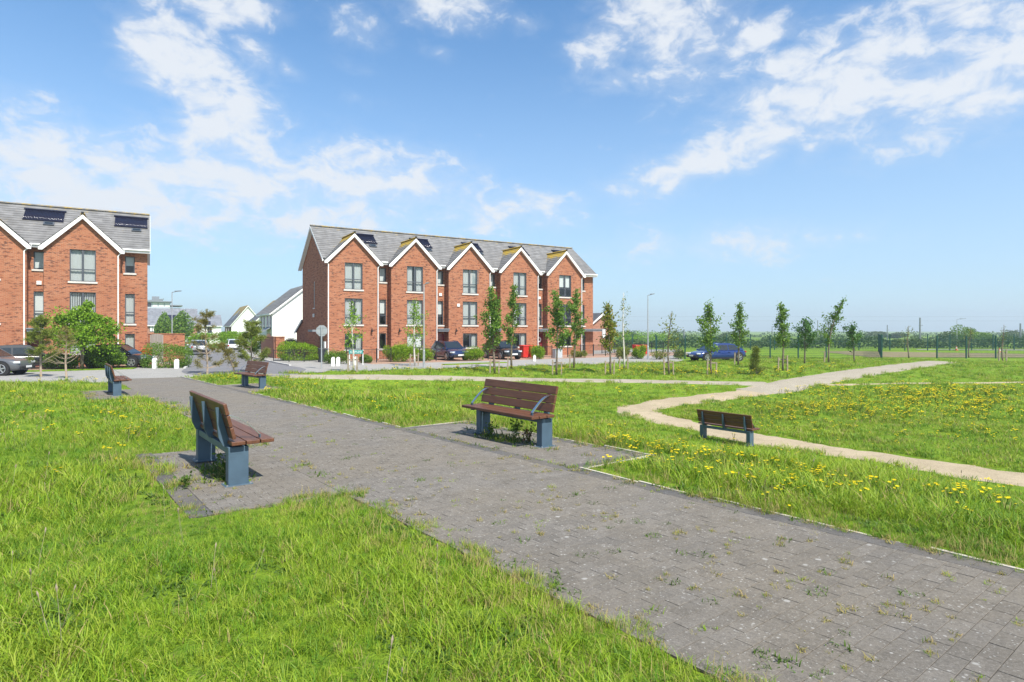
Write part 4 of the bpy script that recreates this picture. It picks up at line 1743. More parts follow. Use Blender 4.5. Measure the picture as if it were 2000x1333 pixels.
# ------------------------------------------------------------------ cars
def make_car(name, label, paint_col, loc, heading, style='hatch', rough=.25):
    """local +x forward"""
    dims = {'hatch': (4.1, 1.76, 1.48), 'suv': (4.4, 1.84, 1.62), 'sedan': (4.6, 1.82, 1.42), 'ev': (4.25, 1.81, 1.56)}[style]
    L_, Wd, Ht = dims
    root = empty(name, loc, heading)
    tag(root, label, 'car', 'parked cars')
    pm = paint('car_paint_' + style + '_%d' % len(bpy.data.materials), paint_col, rough)
    h = L_ / 2
    belt = Ht * .60
    hw = Wd / 2
    if style == 'sedan':
        prof = [(-h, .45, belt * .80, .78), (-h + .12, .30, belt * 1.03, .92), (-h + .6, .22, belt * 1.06, .99), (-.7, .20, belt * 1.02, 1.0), (.5, .20, belt, 1.0),
                (h - 1.1, .20, belt * .98, .99), (h - .55, .22, belt * .90, .96), (h - .15, .26, belt * .76, .88), (h, .36, belt * .58, .72)]
        cab = [(-h + .22, belt * 1.02), (-1.35, Ht - .15), (-.75, Ht - .03), (-.25, Ht), (.25, Ht - .05), (1.35, belt * .98)]
    else:
        prof = [(-h, .45, belt * .92, .80), (-h + .10, .32, belt * 1.02, .93), (-h + .6, .22, belt * 1.05, .99), (-.7, .20, belt * 1.03, 1.0), (.5, .20, belt, 1.0),
                (h - 1.0, .20, belt * .99, .99), (h - .5, .22, belt * .93, .97), (h - .14, .26, belt * .80, .90), (h, .36, belt * .62, .74)]
        cab = [(-h + .10, belt * 1.0), (-h + .62, Ht - .06), (-.45, Ht), (.25, Ht - .03), (1.15, belt * .99)]
    V, F = [], []
    cs = [(0, 0), (.80, 0), (.97, .10), (1.0, .38), (.985, .72), (.94, .92), (.80, 1.0), (.4, 1.035), (0, 1.045)]
    full = [(-a, b) for a, b in cs[1:-1]][::-1]
    ring = cs + full
    nr = len(ring)
    for (x, zl, zh, k) in prof:
        for a, b in ring:
            V.append((x, a * hw * k, zl + (zh - zl) * b))
    for i in range(len(prof) - 1):
        for j in range(nr):
            j2 = (j + 1) % nr
            F.append((i * nr + j, i * nr + j2, (i + 1) * nr + j2, (i + 1) * nr + j))
    F.append(tuple(range(nr - 1, -1, -1)))
    F.append(tuple((len(prof) - 1) * nr + j for j in range(nr)))
    mb = MB()
    mb.v, mb.f = V, [f[::-1] for f in F]
    body = mb.build('body', pm, root, smooth=True, sub=1)
    # cabin
    tb, tt = .92, .70
    mb = MB()
    n = len(cab)
    Vc = []
    for i, (x, z) in enumerate(cab):
        k = (z - belt) / (Ht - belt)
        w_ = hw * (tb + (tt - tb) * k) * .98
        Vc += [(x, -w_, z), (x, w_, z)]
    for i, (x, z) in enumerate(cab):
        Vc += [(x, -hw * .88, belt * .9), (x, hw * .88, belt * .9)]
    mb.v = Vc
    for i in range(n - 1):
        mb.f.append((2 * i, 2 * i + 2, 2 * i + 3, 2 * i + 1))
    for s in (0, 1):
        loop = [2 * i + s for i in range(n)]
        mb.f.append(tuple(loop if s == 0 else loop[::-1]))
    cb_ = mb.build('cabin', pm, root, bevel=.05)
    # glass: screens
    def lerp3(a, b, t):
        return tuple(a[i] + (b[i] - a[i]) * t for i in range(3))

    def cabp(i, s, inset=1.0):
        x, z = cab[i]
        k = (z - belt) / (Ht - belt)
        w_ = hw * (tb + (tt - tb) * k) * .98
        return (x, s * w_ * inset, z)
    gl = []
    for (i0, i1, nm, off) in ((n - 1, n - 2, 'windscreen', (.012, 0, .014)), (0, 1, 'rear_window', (-.014, 0, .012))):
        a, b, c_, d_ = cabp(i0, -1, .90), cabp(i0, 1, .90), cabp(i1, 1, .90), cabp(i1, -1, .90)
        q = MB()
        pts = [lerp3(a, d_, .10), lerp3(b, c_, .10), lerp3(b, c_, .93), lerp3(a, d_, .93)]
        pts = [tuple(p[k] + off[k] for k in range(3)) for p in pts]
        q.poly(pts if i0 else pts[::-1])
        q.build(nm, 'car_glass', root)
    for s in (-1, 1):
        lo0, hi0 = cabp(0, s), cabp(1, s)
        lo1, hi1 = cabp(n - 1, s), cabp(n - 2, s)
        y_ = lambda z: s * (hw * (tb + (tt - tb) * ((z - belt) / (Ht - belt))) * .98 + .012)
        zb_, zt_ = belt * 1.06, Ht - .12
        xr0 = cab[0][0] + (cab[1][0] - cab[0][0]) * .35 + .15
        xr1 = cab[1][0] + .16
        xf1 = cab[n - 2][0] - .08
        xf0 = cab[n - 1][0] - .26
        xm_ = (xr1 + xf1) / 2 - .05
        for (pa, pb, pc, pd) in ((xr0, xm_ - .04, xm_ - .04, xr1), (xm_ + .04, xf0, xf1, xm_ + .04)):
            q = MB()
            q.poly([(pa, y_(zb_), zb_), (pb, y_(zb_), zb_), (pc, y_(zt_), zt_), (pd, y_(zt_), zt_)][::s])
            q.build('side_window', 'car_glass', root)
        q = MB()
        q.box((cab[n - 1][0] - .28, s * (hw + .07), belt + .06), (.12, .18, .13))
        q.build('wing_mirror', pm, root, bevel=.03)
        for xh in (-.55, .35):
            q = MB()
            q.box((xh, s * (hw * .99 + .012), belt * .86), (.17, .03, .035))
            q.build('door_handle', pm, root)
        q = MB()
        q.b2(-h + .75, h - .8, s * hw * .965 - .02, s * hw * .965 + .02, .20, .31)
        q.build('side_skirt', 'trim', root)
        q = MB()
        q.box((h - .20, s * hw * .70, belt * .73), (.30, .34, .12), Matrix.Rotation(-s * .42, 3, 'Z'))
        q.build('headlight', 'lamp_clear', root, bevel=.03)
        q = MB()
        q.box((-h + .13, s * hw * .72, belt * .88), (.16, .32, .13), Matrix.Rotation(s * .25, 3, 'Z'))
        q.build('tail_light', 'lamp_red', root, bevel=.03)
    q = MB()
    q.box((h - .01, 0, .40), (.12, Wd * .72, .17))
    q.build('front_grille', 'trim', root, bevel=.02)
    q = MB()
    q.box((h + .055, 0, .46), (.02, .52, .115))
    q.build('number_plate', 'plate', root)
    q = MB()
    q.box((-h - .02, 0, .62), (.06, .52, .115))
    q.build('number_plate', 'plate', root)
    q = MB()
    q.box((-h + .04, 0, .42), (.16, Wd * .76, .16))
    q.build('rear_bumper', 'trim', root, bevel=.02)
    wr = .335 if style != 'suv' else .365
    for x in (-h + .80, h - .84):
        for s in (-1, 1):
            q = MB()
            q.cyl((x, s * (hw - .10), wr + .02), wr + .06, .214, 'Y', 24)
            q.build('wheel_arch', 'trim', root)
            q = MB()
            q.tube([(x, s * (hw - .10), wr), (x, s * (hw + .005), wr), (x, s * (hw + .018), wr)], [wr, wr, wr - .03], 24)
            wh = q.build('wheel', 'tyre', root)
            q = MB()
            q.cyl((x, s * (hw + .012), wr), wr * .66, .02, 'Y', 20)
            q.build('rim_well', 'trim', wh)
            q = MB()
            ringp = [(x + wr * .66 * math.cos(a), s * (hw + .026), wr + wr * .66 * math.sin(a)) for a in np.linspace(0, 2 * math.pi, 21)]
            q.tube(ringp, .018, 5, False)
            for k in range(5):
                a = k * 2 * math.pi / 5 + .3
                q.box((x + wr * .33 * math.cos(a), s * (hw + .028), wr + wr * .33 * math.sin(a)), (wr * .64, .02, .062), Matrix.Rotation(-a, 3, 'Y'))
            q.build('rim', 'rim', wh)
    return root


def head(dx, dy):
    return math.atan2(dy, dx)


make_car('parked_car', 'grey off-road car cut off by the left edge of the picture', (.11, .115, .125), at(58 - 55, 33.0, 0.002) + Vector((-1.15, .1, 0)), head(.95, .2), 'suv', .3)
make_car('parked_car', 'dark car behind the left pine sapling', (.018, .02, .022), W(-3.1, -1.6, .014, PL) + Vector((.2, 0, 0)), head(SX, SY) + R(8), 'hatch')
p = at(254, 40.0, .014)
make_car('parked_car', 'black hatchback parked side-on beside the white bollard', (.010, .011, .014), p + Vector((-.95, .3, 0)), head(.97, .12), 'hatch', .2)
make_car('parked_car', 'dark blue car facing the street before the red door', (.010, .025, .085), W(7.05, -3.4, .014), head(SY, -SX), 'ev', .2)
make_car('parked_car', 'black car half hidden behind two young trees', (.010, .011, .013), W(11.75, -4.0, .014), head(SY, -SX), 'ev', .2)
p = at(1399, 48.6, 0)
make_car('parked_car', 'blue saloon car parked behind the grass at the right', (.012, .035, .16), p, head(-.95, -.30), 'sedan', .2)
p = at(388, 62, .014)
make_car('parked_car', 'silver car seen from behind in the side road', (.36, .38, .40), p, head(-SY, SX), 'hatch', .3)
p = at(456, 68, .014)
make_car('parked_car', 'white car parked in the side road by the hedge', (.72, .73, .74), p, head(-SY, SX), 'hatch', .3)


# ------------------------------------------------------------------ plants
def tree_root(name, label, p, cat='tree', group=None):
    r_ = empty(name, p)
    return tag(r_, label, cat, group)


def sapling(label, p, height, rad, count, leaf, lsize=.15, clear=.28, lean=0.0, bark='bark', group='young trees planted in the grass', stakes=2, sparse=False, seed=0, name='young_tree'):
    rnd = random.Random(seed * 77 + 5)
    root = tree_root(name, label, p, 'tree', group)
    q = MB()
    n = 8
    path = []
    for k in range(n + 1):
        t = k / n
        path.append((lean * t * t * height + .05 * math.sin(t * 5 + seed), .04 * math.sin(t * 4 + seed * 2), t * height * .96 - .02 * (k == 0)))
    r0 = .035 + height * .006
    q.tube(path, [r0 * (1 - .85 * k / n) + .006 for k in range(n + 1)], 7)
    q.build('trunk', bark, root, smooth=True)

    def trunk_at(t):
        f = t * n
        i = min(int(f), n - 1)
        a, b = Vector(path[i]), Vector(path[i + 1])
        return a + (b - a) * (f - i)
    br = MB()
    cen = []
    nb = 18 if sparse else 26
    for k in range(nb):
        t = clear + (1 - clear) * (k + rnd.random()) / nb
        a = rnd.uniform(0, 2 * math.pi)
        prof = math.sin(min(1, (t - clear) / (1 - clear) * .9 + .22) * math.pi) ** .8
        l_ = rad * prof * rnd.uniform(.35, 1.4) + .08
        b0 = trunk_at(t * .98)
        rise = rnd.uniform(.5, 1.3)
        tip = b0 + Vector((math.cos(a) * l_, math.sin(a) * l_, l_ * rise))
        mid = (b0 + tip) / 2 + Vector((math.cos(a), math.sin(a), -.3)) * l_ * .12
        br.tube([b0 - Vector((0, 0, .02)), mid, tip], [.012, .008, .004], 4)
        m_ = max(2, int(count * (1.15 if sparse else 1.6) / nb * (l_ / rad + .3)))
        for j in range(m_):
            q_ = rnd.uniform(.25, 1.08)
            c_ = b0 + (tip - b0) * q_
            s_ = .07 + .10 * rad
            cen.append((c_.x + rnd.gauss(0, s_), c_.y + rnd.gauss(0, s_), c_.z + rnd.gauss(0, s_)))
    for j in range(int(count * .12)):
        t = rnd.uniform(.7, 1.0)
        c_ = trunk_at(t)
        cen.append((c_.x + rnd.gauss(0, .09), c_.y + rnd.gauss(0, .09), c_.z + rnd.gauss(0, .1)))
    br.build('branches', bark, root)['kind'] = 'stuff'
    leaves('crown', cen, lsize, leaf, root, .7)
    if stakes:
        st = empty('tree_stake', p)
        tag(st, 'stakes at the foot of the ' + ' '.join(label.split()[:9]), 'stake', 'tree stakes')
        for k in range(stakes):
            s = -1 if k == 0 else 1
            q = MB()
            hgt = .85 + rnd.uniform(-.1, .15)
            q.box((s * .27, rnd.uniform(-.1, .1), hgt / 2 - .1), (.075, .075, hgt + .2), Matrix.Rotation(rnd.uniform(-.05, .05), 3, 'Y'))
            q.build('post', 'stake', st)
        if stakes == 2:
            q = MB()
            q.box((0, .07, .72), (.62, .03, .08))
            q.build('crossbar', 'stake', st)
    return root


def blob_points(n, rx, ry, rz_, seed, shell=.55, lumps=5, amp=.22):
    r_ = np.random.default_rng(seed)
    d = r_.normal(size=(n, 3))
    d /= np.linalg.norm(d, axis=1)[:, None]
    lump = np.ones(n)
    for k in range(lumps):
        c = r_.normal(size=3)
        c /= np.linalg.norm(c)
        lump += amp * np.exp(-((1 - d @ c) / .16)) * r_.uniform(.3, 1.2)
    lump -= amp * .45
    rr = (r_.uniform(shell ** 3, 1, n)) ** (1 / 3) * lump
    return d * rr[:, None] * np.array([rx, ry, rz_])


def shrub(label, p, rx, ry, h, count, leaf, lsize=.10, name='shrub', group='shrubs before the houses', cat='shrub', boxy=False, seed=1, mix=None):
    root = tree_root(name, label, p, cat, group)
    r_ = np.random.default_rng(seed)
    if boxy:
        c_ = blob_points(count, rx, ry, h * .56, seed, .5, 12, .3)
        c_ = np.sign(c_) * np.clip(np.abs(c_ / np.array([rx, ry, h * .56])), 0, 1.15) ** .72 * np.array([rx, ry, h * .56])
        c_[:, 2] += h * .50
        c_ += r_.normal(size=c_.shape) * .06
    else:
        # several overlapping leafy masses of different size
        parts = [blob_points(int(count * .34), rx * .74, ry * .8, h * .40, seed, .3, 9, .5) + np.array([0, 0, h * .42])]
        k = 9
        for j in range(k):
            a = 2 * math.pi * (j + r_.uniform(-.3, .3)) / k
            q_ = r_.uniform(.25, .72)
            sz = r_.uniform(.26, .46)
            zc = h * r_.uniform(.25, .85 - .25 * q_)
            parts.append(blob_points(int(count * .66 / k), rx * sz, max(ry, rx * .6) * sz, h * sz * .85, seed * 31 + j, .2, 7, .6) + np.array([math.cos(a) * rx * q_, math.sin(a) * ry * q_, zc]))
        c_ = np.concatenate(parts) + r_.normal(size=(sum(len(x) for x in parts), 3)) * .035
    c_ = c_[c_[:, 2] > .02]
    leaves('foliage', c_, lsize, leaf, root, .6)
    if mix:
        leaves('blossom', c_[::14] * 1.03, lsize * .8, mix, root, .8)
    q = MB()
    rr = random.Random(seed)
    for k in range(7):
        a = rr.uniform(0, 6.28)
        q.tube([(rr.uniform(-.3, .3) * rx, rr.uniform(-.3, .3) * ry, -.03), (math.cos(a) * rx * .45, math.sin(a) * ry * .45, h * .4), (math.cos(a) * rx * .7, math.sin(a) * ry * .7, h * .72)], [.025, .015, .005], 5)
    q.build('stems', 'bark', root)
    return root


def pine(label, p, height, spread, leaf, tufts, seed, dry=.0, name='pine_sapling', lean=0.0, low=.2):
    rnd = random.Random(seed)
    root = tree_root(name, label, p, 'tree', 'pine saplings in the grass')
    q = MB()
    path = [(lean * t * height + .06 * math.sin(t * 6 + seed), .05 * math.sin(t * 5), t * height) for t in np.linspace(-.01, 1, 8)]
    q.tube(path, [.05 * (1 - .8 * k / 7) + .006 for k in range(8)], 6)
    cen, dr = [], []
    nwh = 8
    for k in range(nwh):
        t = low + (1 - low) * k / nwh
        for j in range(6):
            a = rnd.uniform(0, 6.28)
            l_ = spread * (1.05 - .75 * (t - low) / (1 - low)) * rnd.uniform(.55, 1.1)
            i = min(int(t * 7), 6)
            b0 = Vector(path[i]).lerp(Vector(path[i + 1]), t * 7 - i)
            tip = b0 + Vector((math.cos(a) * l_, math.sin(a) * l_, l_ * rnd.uniform(.15, .75)))
            mid = b0.lerp(tip, .5) + Vector((0, 0, -l_ * .10))
            q.tube([b0, mid, tip], [.016, .011, .005], 4)
            if rnd.random() < dry and t < .6:
                continue
            for s_ in range(tufts):
                f = rnd.uniform(.45, 1.05)
                c_ = mid.lerp(tip, (f - .45) * 1.7)
                for m_ in range(34):
                    v = Vector((rnd.gauss(0, 1), rnd.gauss(0, 1), rnd.gauss(.5, .8))).normalized()
                    cen.append(tuple(c_ + v * rnd.uniform(.03, .20)))
                    dr.append(tuple(v))
    for m_ in range(260):
        v = Vector((rnd.gauss(0, .6), rnd.gauss(0, .6), 1)).normalized()
        tt = rnd.uniform(.7, 1.0)
        i = min(int(tt * 7), 6)
        b0 = Vector(path[i]).lerp(Vector(path[i + 1]), tt * 7 - i)
        cen.append(tuple(b0 + v * .09))
        dr.append(tuple(v))
    q.build('trunk', 'twig', root)
    leaves('needles', cen, .14, leaf, root, .14, dirs=dr, jitter=.25)
    return root


def px_h(p, v_top):
    """height of a thing standing at p whose top is seen at row v_top"""
    return EYE + (HY - v_top) / FPX * p.y - p.z


# maple and big leafy trees at the left
def maple():
    p = at(160, 37.6)
    root = tree_root('maple_tree', 'bushy bright green maple before the left brick house', p)
    H = px_h(p, 596)
    q = MB()
    q.tube([(0, 0, -.05), (.03, 0, 1.0), (.0, .05, 1.7), (-.05, .05, H * .8)], [.10, .085, .07, .02], 9)
    rnd = random.Random(4)
    cen = []
    sub = [(0, 0, H * .74, 1.15, .95), (-1.05, .1, H * .62, .85, .8), (1.0, -.1, H * .60, .95, .85), (.3, -.5, H * .5, 1.1, .75), (-.5, .5, H * .5, 1.0, .75), (-1.3, 0, H * .45, .6, .6), (1.45, .2, H * .47, .65, .6), (.1, 0, H * .9, .55, .45),
           (.75, 0, H * .80, .55, .45), (-.65, 0, H * .8, .5, .42), (-1.75, .1, H * .56, .38, .35), (1.95, 0, H * .62, .4, .38), (1.3, .2, H * .74, .4, .35), (-1.2, -.2, H * .77, .36, .3), (.25, .2, H * .985, .3, .25)]
    for i, (x, y, z, r_, rz_) in enumerate(sub):
        q.tube([(0, 0, 1.5 + .2 * (i % 3)), (x * .5, y * .5, (z + 1.5) / 2), (x, y, z)], [.045, .03, .01], 5)
        c_ = blob_points(int(350 + 750 * r_ * r_), r_, r_, rz_, 30 + i, .15, 9, .7) + np.array([x, y, z])
        cen.append(c_)
    q.build('trunk', 'bark', root, smooth=True)
    leaves('crown', np.concatenate(cen), .125, 'l_fresh', root, .8)


maple()
shrub('dark green dense hedge spilling over the railing under the maple', at(205, 38.9), 1.55, .7, 1.5, 7500, 'l_mid', .11, 'hedge', 'hedges by the street', 'hedge', seed=3)
shrub('dark green hedge behind the left pine sapling', at(118, 38.4), 1.35, .6, 1.2, 5000, 'l_mid', .11, 'hedge', 'hedges by the street', 'hedge', seed=5)
p = pix(80, 737)
pine('leftmost pine sapling with greenish crown on the grass', p, px_h(p, 618), .95, 'l_pine2', 7, 3, .2, low=.25)
p = pix(129, 740)
pine('nearly bare pine sapling with dead side twigs at the left', p, px_h(p, 640), .8, 'l_pine', 1, 9, .95, low=.3)
p = pix(403, 731)
pine('dry sparse pine sapling before the side road', p, px_h(p, 606), 1.2, 'l_pine', 5, 14, .5, low=.10)
p = pix(492, 727)
pine('yellow green bushy pine sapling behind the far bench', p, px_h(p, 628), 1.2, 'l_pine2', 8, 21, .05, low=.18)
p = pix(458, 729)
pine('small leaning pine sapling with few needles', p, px_h(p, 672), .5, 'l_pine', 2, 25, .3, lean=-.4, low=.2)

# birches and columnar young trees
rows = [
    (689, 727, 588, .62, 460, 'l_fresh', 'birch', .3, 'slender birch behind the teal street sign', 2, True),
    (809, 715, 583, .72, 760, 'l_fresh', 'birch', .3, 'slender birch left of the grey lamp column', 2, True),
    (966, 730, 555, .55, 1500, 'l_mid', 'bark', .26, 'columnar young tree before the black car', 2, False),
    (1000, 721, 549, .38, 1000, 'l_mid', 'bark', .28, 'slim columnar young tree right of the black car', 1, False),
    (1088, 732, 562, .58, 1400, 'l_mid', 'bark', .29, 'columnar young tree before the right end house', 2, False),
    (1121, 719, 562, .45, 1200, 'l_mid', 'bark', .28, 'slim columnar young tree before the charcoal door', 1, False),
    (1191, 732, 588, .46, 1050, 'l_rust', 'bark', .30, 'young tree with rusty leaves right of the terrace', 2, False),
    (1218, 721, 566, .48, 150, 'l_olive', 'birch', .3, 'thin almost bare birch left of the right lamp', 2, True),
    (1306, 731, 606, .58, 240, 'l_olive', 'bark', .28, 'sparse young tree with small leaves right of the lamp', 2, True),
    (1390, 732, 588, .55, 1050, 'l_mid', 'bark', .30, 'young tree standing before the blue saloon', 2, False),
    (1443, 714, 589, .46, 1000, 'l_mid', 'bark', .28, 'young tree behind the blue saloon', 1, False),
    (1529, 724, 588, .45, 1000, 'l_mid', 'bark', .3, 'tall young tree right of the small fir', 2, False),
    (1571, 711, 620, .62, 800, 'l_dark', 'bark', .3, 'broad dark young tree between two taller ones', 0, False),
    (1667, 708, 631, .60, 600, 'l_dark', 'bark', .32, 'broad dark young tree right of the leaning one', 0, False),
    (1774, 700, 634, .42, 90, 'l_olive', 'bark', .35, 'small sparse tree before the far poles', 0, True),
    (1893, 699, 640, .38, 110, 'l_olive', 'bark', .35, 'wilted small tree at the far right fence', 0, True),
]
for i, (u, v, vt, rad, cnt, lf, bk, clear, lab, stk, sp) in enumerate(rows):
    p = pix(u, v)
    sapling(lab, p, px_h(p, vt), rad, cnt, lf, (.135 if not sp else .12), clear, [0, .03, -.05, .02, -.02, .04, -.03][i % 7], bk, stakes=stk, sparse=sp, seed=i + 1)
p = pix(1617, 709)
sapling('leaning tall young tree at the right', p, px_h(p, 580), .42, 620, 'l_mid', .15, .25, .24, 'bark', stakes=1, seed=40)
p = pix(1959, 707)
sapling('bare dead sapling at the right edge', p, px_h(p, 632), .25, 6, 'l_olive', .1, .4, 0, 'bark', stakes=2, sparse=True, seed=41)
p = pix(1476, 733)
pine('small green fir on the grass right of the blue saloon', p, px_h(p, 679), .42, 'l_pine2', 3, 51, 0, name='fir_sapling', low=.1)

# round evergreens in the side road
for u, vt, Y, rr, lab in ((320, 617, 112, 1.9, 'left of two dark conical evergreens before the brick house'), (354, 612, 108, 2.1, 'right of two dark conical evergreens beside the lamp column')):
    p = at(u, Y)
    root = tree_root('evergreen_tree', lab, p, 'tree', 'evergreens in the side road')
    H = px_h(p, vt)
    q = MB()
    q.tube([(0, 0, -.1), (0, 0, H * .8)], [.15, .04], 7)
    q.build('trunk', 'bark', root)
    c_ = blob_points(2600, rr, rr, H * .42, int(u), .3, 8, .4)
    k = 1 - .45 * np.clip(c_[:, 2] / (H * .42), 0, 1)
    c_[:, 0] *= k
    c_[:, 1] *= k
    c_[:, 2] += H * .58
    leaves('crown', c_, .34, 'l_mid', root, .7)

shrubs = [
    (331, 718.5, 1.35, .7, 1.35, 3800, 'l_mid', 'clipped green hedge behind the two left white bollards', True),
    (581, 704.5, 1.6, .75, 1.3, 4200, 'l_shrub', 'bright hedge beside the shaded side wall', True),
    (655, 711, 1.05, .6, 1.05, 2400, 'l_mid', 'low leafy shrub behind the two white bollards', False),
    (781, 707, 1.55, .95, 1.75, 4600, 'l_shrub', 'large bright shrub left of the dark blue car', False),
    (828, 706, .85, .75, 1.25, 2200, 'l_shrub', 'bright shrub touching the dark blue car', False),
    (716, 709.5, .6, .4, .7, 1000, 'l_mid', 'small shrub beside the railing gate', False),
    (925, 705, 1.05, .7, 1.15, 2600, 'l_shrub', 'spreading shrub between the two dark cars', False),
    (1050, 702, .85, .6, 1.35, 2300, 'l_shrub', 'shrub beside the red bins', False),
    (1129, 699, .9, .4, .7, 1200, 'l_olive', 'low shrub before the charcoal door', False),
    (1217, 701, .75, .6, 1.1, 1800, 'l_olive', 'grey green rounded shrub left of the right lamp', False),
    (1247, 701, .85, .7, 1.25, 2400, 'l_shrub', 'bright rounded shrub touching the right lamp column', False),
]
for i, (u, v, rx, ry, h, cnt, lf, lab, bx) in enumerate(shrubs):
    p = pix(u, v)
    shrub(lab, p, rx, ry, h, int(cnt * 2.3), lf, .085, 'hedge' if bx else 'shrub', 'hedges by the street' if bx else 'shrubs before the houses', 'hedge' if bx else 'shrub', bx, i + 60)
for i, (u, Y, rx, h, lf, lab) in enumerate(((420, 80, 3.0, 2.0, 'l_fresh', 'fresh green hedge left of the white parked car'), (470, 84, 2.6, 2.2, 'l_fresh', 'fresh green hedge behind the white parked car'),
                                            (365, 100, 3.2, 1.5, 'l_mid', 'low hedge before the long brick house'))):
    shrub(lab, at(u, Y), rx, 1.0, h, 6000, lf, .2, 'hedge', 'hedges by the street', 'hedge', True, i + 90)
shrub('yellow flowering gorse behind the fence post', at(1326, 52), .8, .6, 1.0, 1100, 'l_olive', .1, seed=120, mix='l_yellow')
shrub('straggly olive bush left of the yellow gorse', at(1288, 51), 1.0, .6, .9, 900, 'l_olive', .1, seed=121)


# ------------------------------------------------------------------ street furniture
def lamp_post(label, p, top, arm=.9, adir=1):
    root = empty('street_lamp', p)
    tag(root, label, 'street lamp', 'street lamps')
    h = top - p.z
    q = MB()
    q.tube([(0, 0, -.05), (0, 0, 1.1), (0, 0, 1.15), (0, 0, h)], [.075, .075, .055, .035], 10)
    q.build('column', 'lamp', root, smooth=False)
    q = MB()
    q.tube([(0, 0, h - .02), (adir * arm * .5, 0, h + .05), (adir * arm * .6, 0, h + .06)], [.03, .025, .025], 6)
    q.prism([(adir * arm * .35, -.09, h + .03), (adir * arm, -.09, h + .08), (adir * arm, -.09, h + .14), (adir * arm * .35, -.09, h + .12)], (0, .18, 0))
    q.build('lantern', 'canopy', root)
    q = MB()
    q.box((.0, -.06, .55), (.10, .04, .5))
    q.build('access_hatch', 'lamp', root)
    return root


p = at(336, 56, 0)
lamp_post('white street lamp column standing behind the left hedge', p, EYE + (HY - 571) / FPX * 56, .85, 1)
p = at(828, 39.8)
lamp_post('grey street lamp beside the large shrub and the dark blue car', p, EYE + (HY - 556) / FPX * p.y, .35, 1)
p = at(1265.5, 51)
lamp_post('grey street lamp right of the long terrace', p, EYE + (HY - 577) / FPX * 51, .55, 1)
p = at(307, 125)
lamp_post('distant slim street lamp before the brick house', p, EYE + (HY - 618.5) / FPX * 125, .9, 1)

p = at(628, 38.4)
root = empty('road_sign', p, R(4))
tag(root, 'octagonal road sign seen from its bare grey back', 'road sign')
zc = EYE + (HY - 646.5) / FPX * 38.4 - p.z
q = MB()
q.tube([(0, 0, -.05), (0, 0, zc + .3)], .038, 10)
q.build('post', 'lamp', root)
q = MB()
q.prism([(.375 * math.cos(R(22.5 + 45 * k)), .05, zc + .375 * math.sin(R(22.5 + 45 * k))) for k in range(8)], (0, .02, 0))
pl = q.build('sign_plate', 'sign_back', root)
for dz in (-.18, .20):
    q = MB()
    q.box((0, .043, zc + dz), (.62, .025, .04))
    q.build('bracket', 'lamp', pl)

p = at(695, 43.0, 0)
root = empty('street_sign', p, R(-3))
tag(root, 'teal street name sign on three short white posts', 'sign')
q = MB()
q.box((0, 0, .92), (1.02, .03, .27))
pl = q.build('sign_plate', 'teal', root)
for x in (-.47, -.16, .5):
    q = MB()
    q.box((x, .05, .4), (.05, .05, .9))
    q.build('post', 'white', root)
q = MB()
rr = random.Random(3)
for row, (zz, hh) in enumerate(((.965, .055), (.865, .05))):
    x = -.42
    while x < .40:
        l_ = rr.uniform(.03, .06)
        q.box((x + l_ / 2, -.017, zz), (l_, .006, hh * rr.uniform(.6, 1)))
        x += l_ + rr.choice((.02, .02, .06))
q.build('lettering', 'white', pl)

for (u, v, hgt, lab) in ((650.5, 715.5, .62, 'leftmost white bollard before the shrub by the road sign'), (660.5, 715.3, .62, 'white bollard, second of the pair by the road sign'),
                         (695.5, 713.2, .60, 'white bollard under the teal street sign'), (302, 720, .68, 'white bollard beside the black hatchback wheel'),
                         (345, 720, .60, 'slim white bollard at the right of the clipped hedge'), (1044, 706, .50, 'short white bollard beside the silver box')):
    p = at(u, EYE * FPX / (v - HY), 0)
    root = empty('bollard', p)
    tag(root, lab, 'bollard', 'white bollards at the driveways')
    q = MB()
    q.b2(-.11, .11, -.11, .11, -.03, hgt - .1)
    q.build('shaft', 'white', root, bevel=.015)
    q = MB()
    q.prism([(-.11, -.11, hgt - .098), (.11, -.11, hgt - .098), (.04, -.11, hgt), (-.04, -.11, hgt)], (0, .22, 0))
    q.build('cap', 'white', root)


def railing(label, a, b, h=1.0, gap=.12, posts=4, mat='black_metal', post_mat='black_metal'):
    a, b = Vector(a), Vector(b)
    d = b - a
    root = empty('railing', (a.x, a.y, .012), math.atan2(d.y, d.x))
    tag(root, label, 'railing', 'black garden railings')
    L_ = d.length
    q = MB()
    q.b2(0, L_, -.012, .012, h - .06, h - .03)
    q.b2(0, L_, -.012, .012, .10, .13)
    q.build('rail', mat, root)
    for k in range(posts):
        q = MB()
        x = L_ * k / (posts - 1)
        q.b2(x - .03, x + .03, -.03, .03, 0, h + .05)
        q.build('post', post_mat, root)
    first = None
    n = int(L_ / gap)
    for k in range(1, n):
        if first is None:
            q = MB()
            q.b2(-.008, .008, -.008, .008, .115, h - .04)
            first = q.build('bar', mat, root)
            o = first
        else:
            o = first.copy()
            COL.objects.link(o)
            o.parent = root
        o.location = (L_ * k / n, 0, 0)
    return root


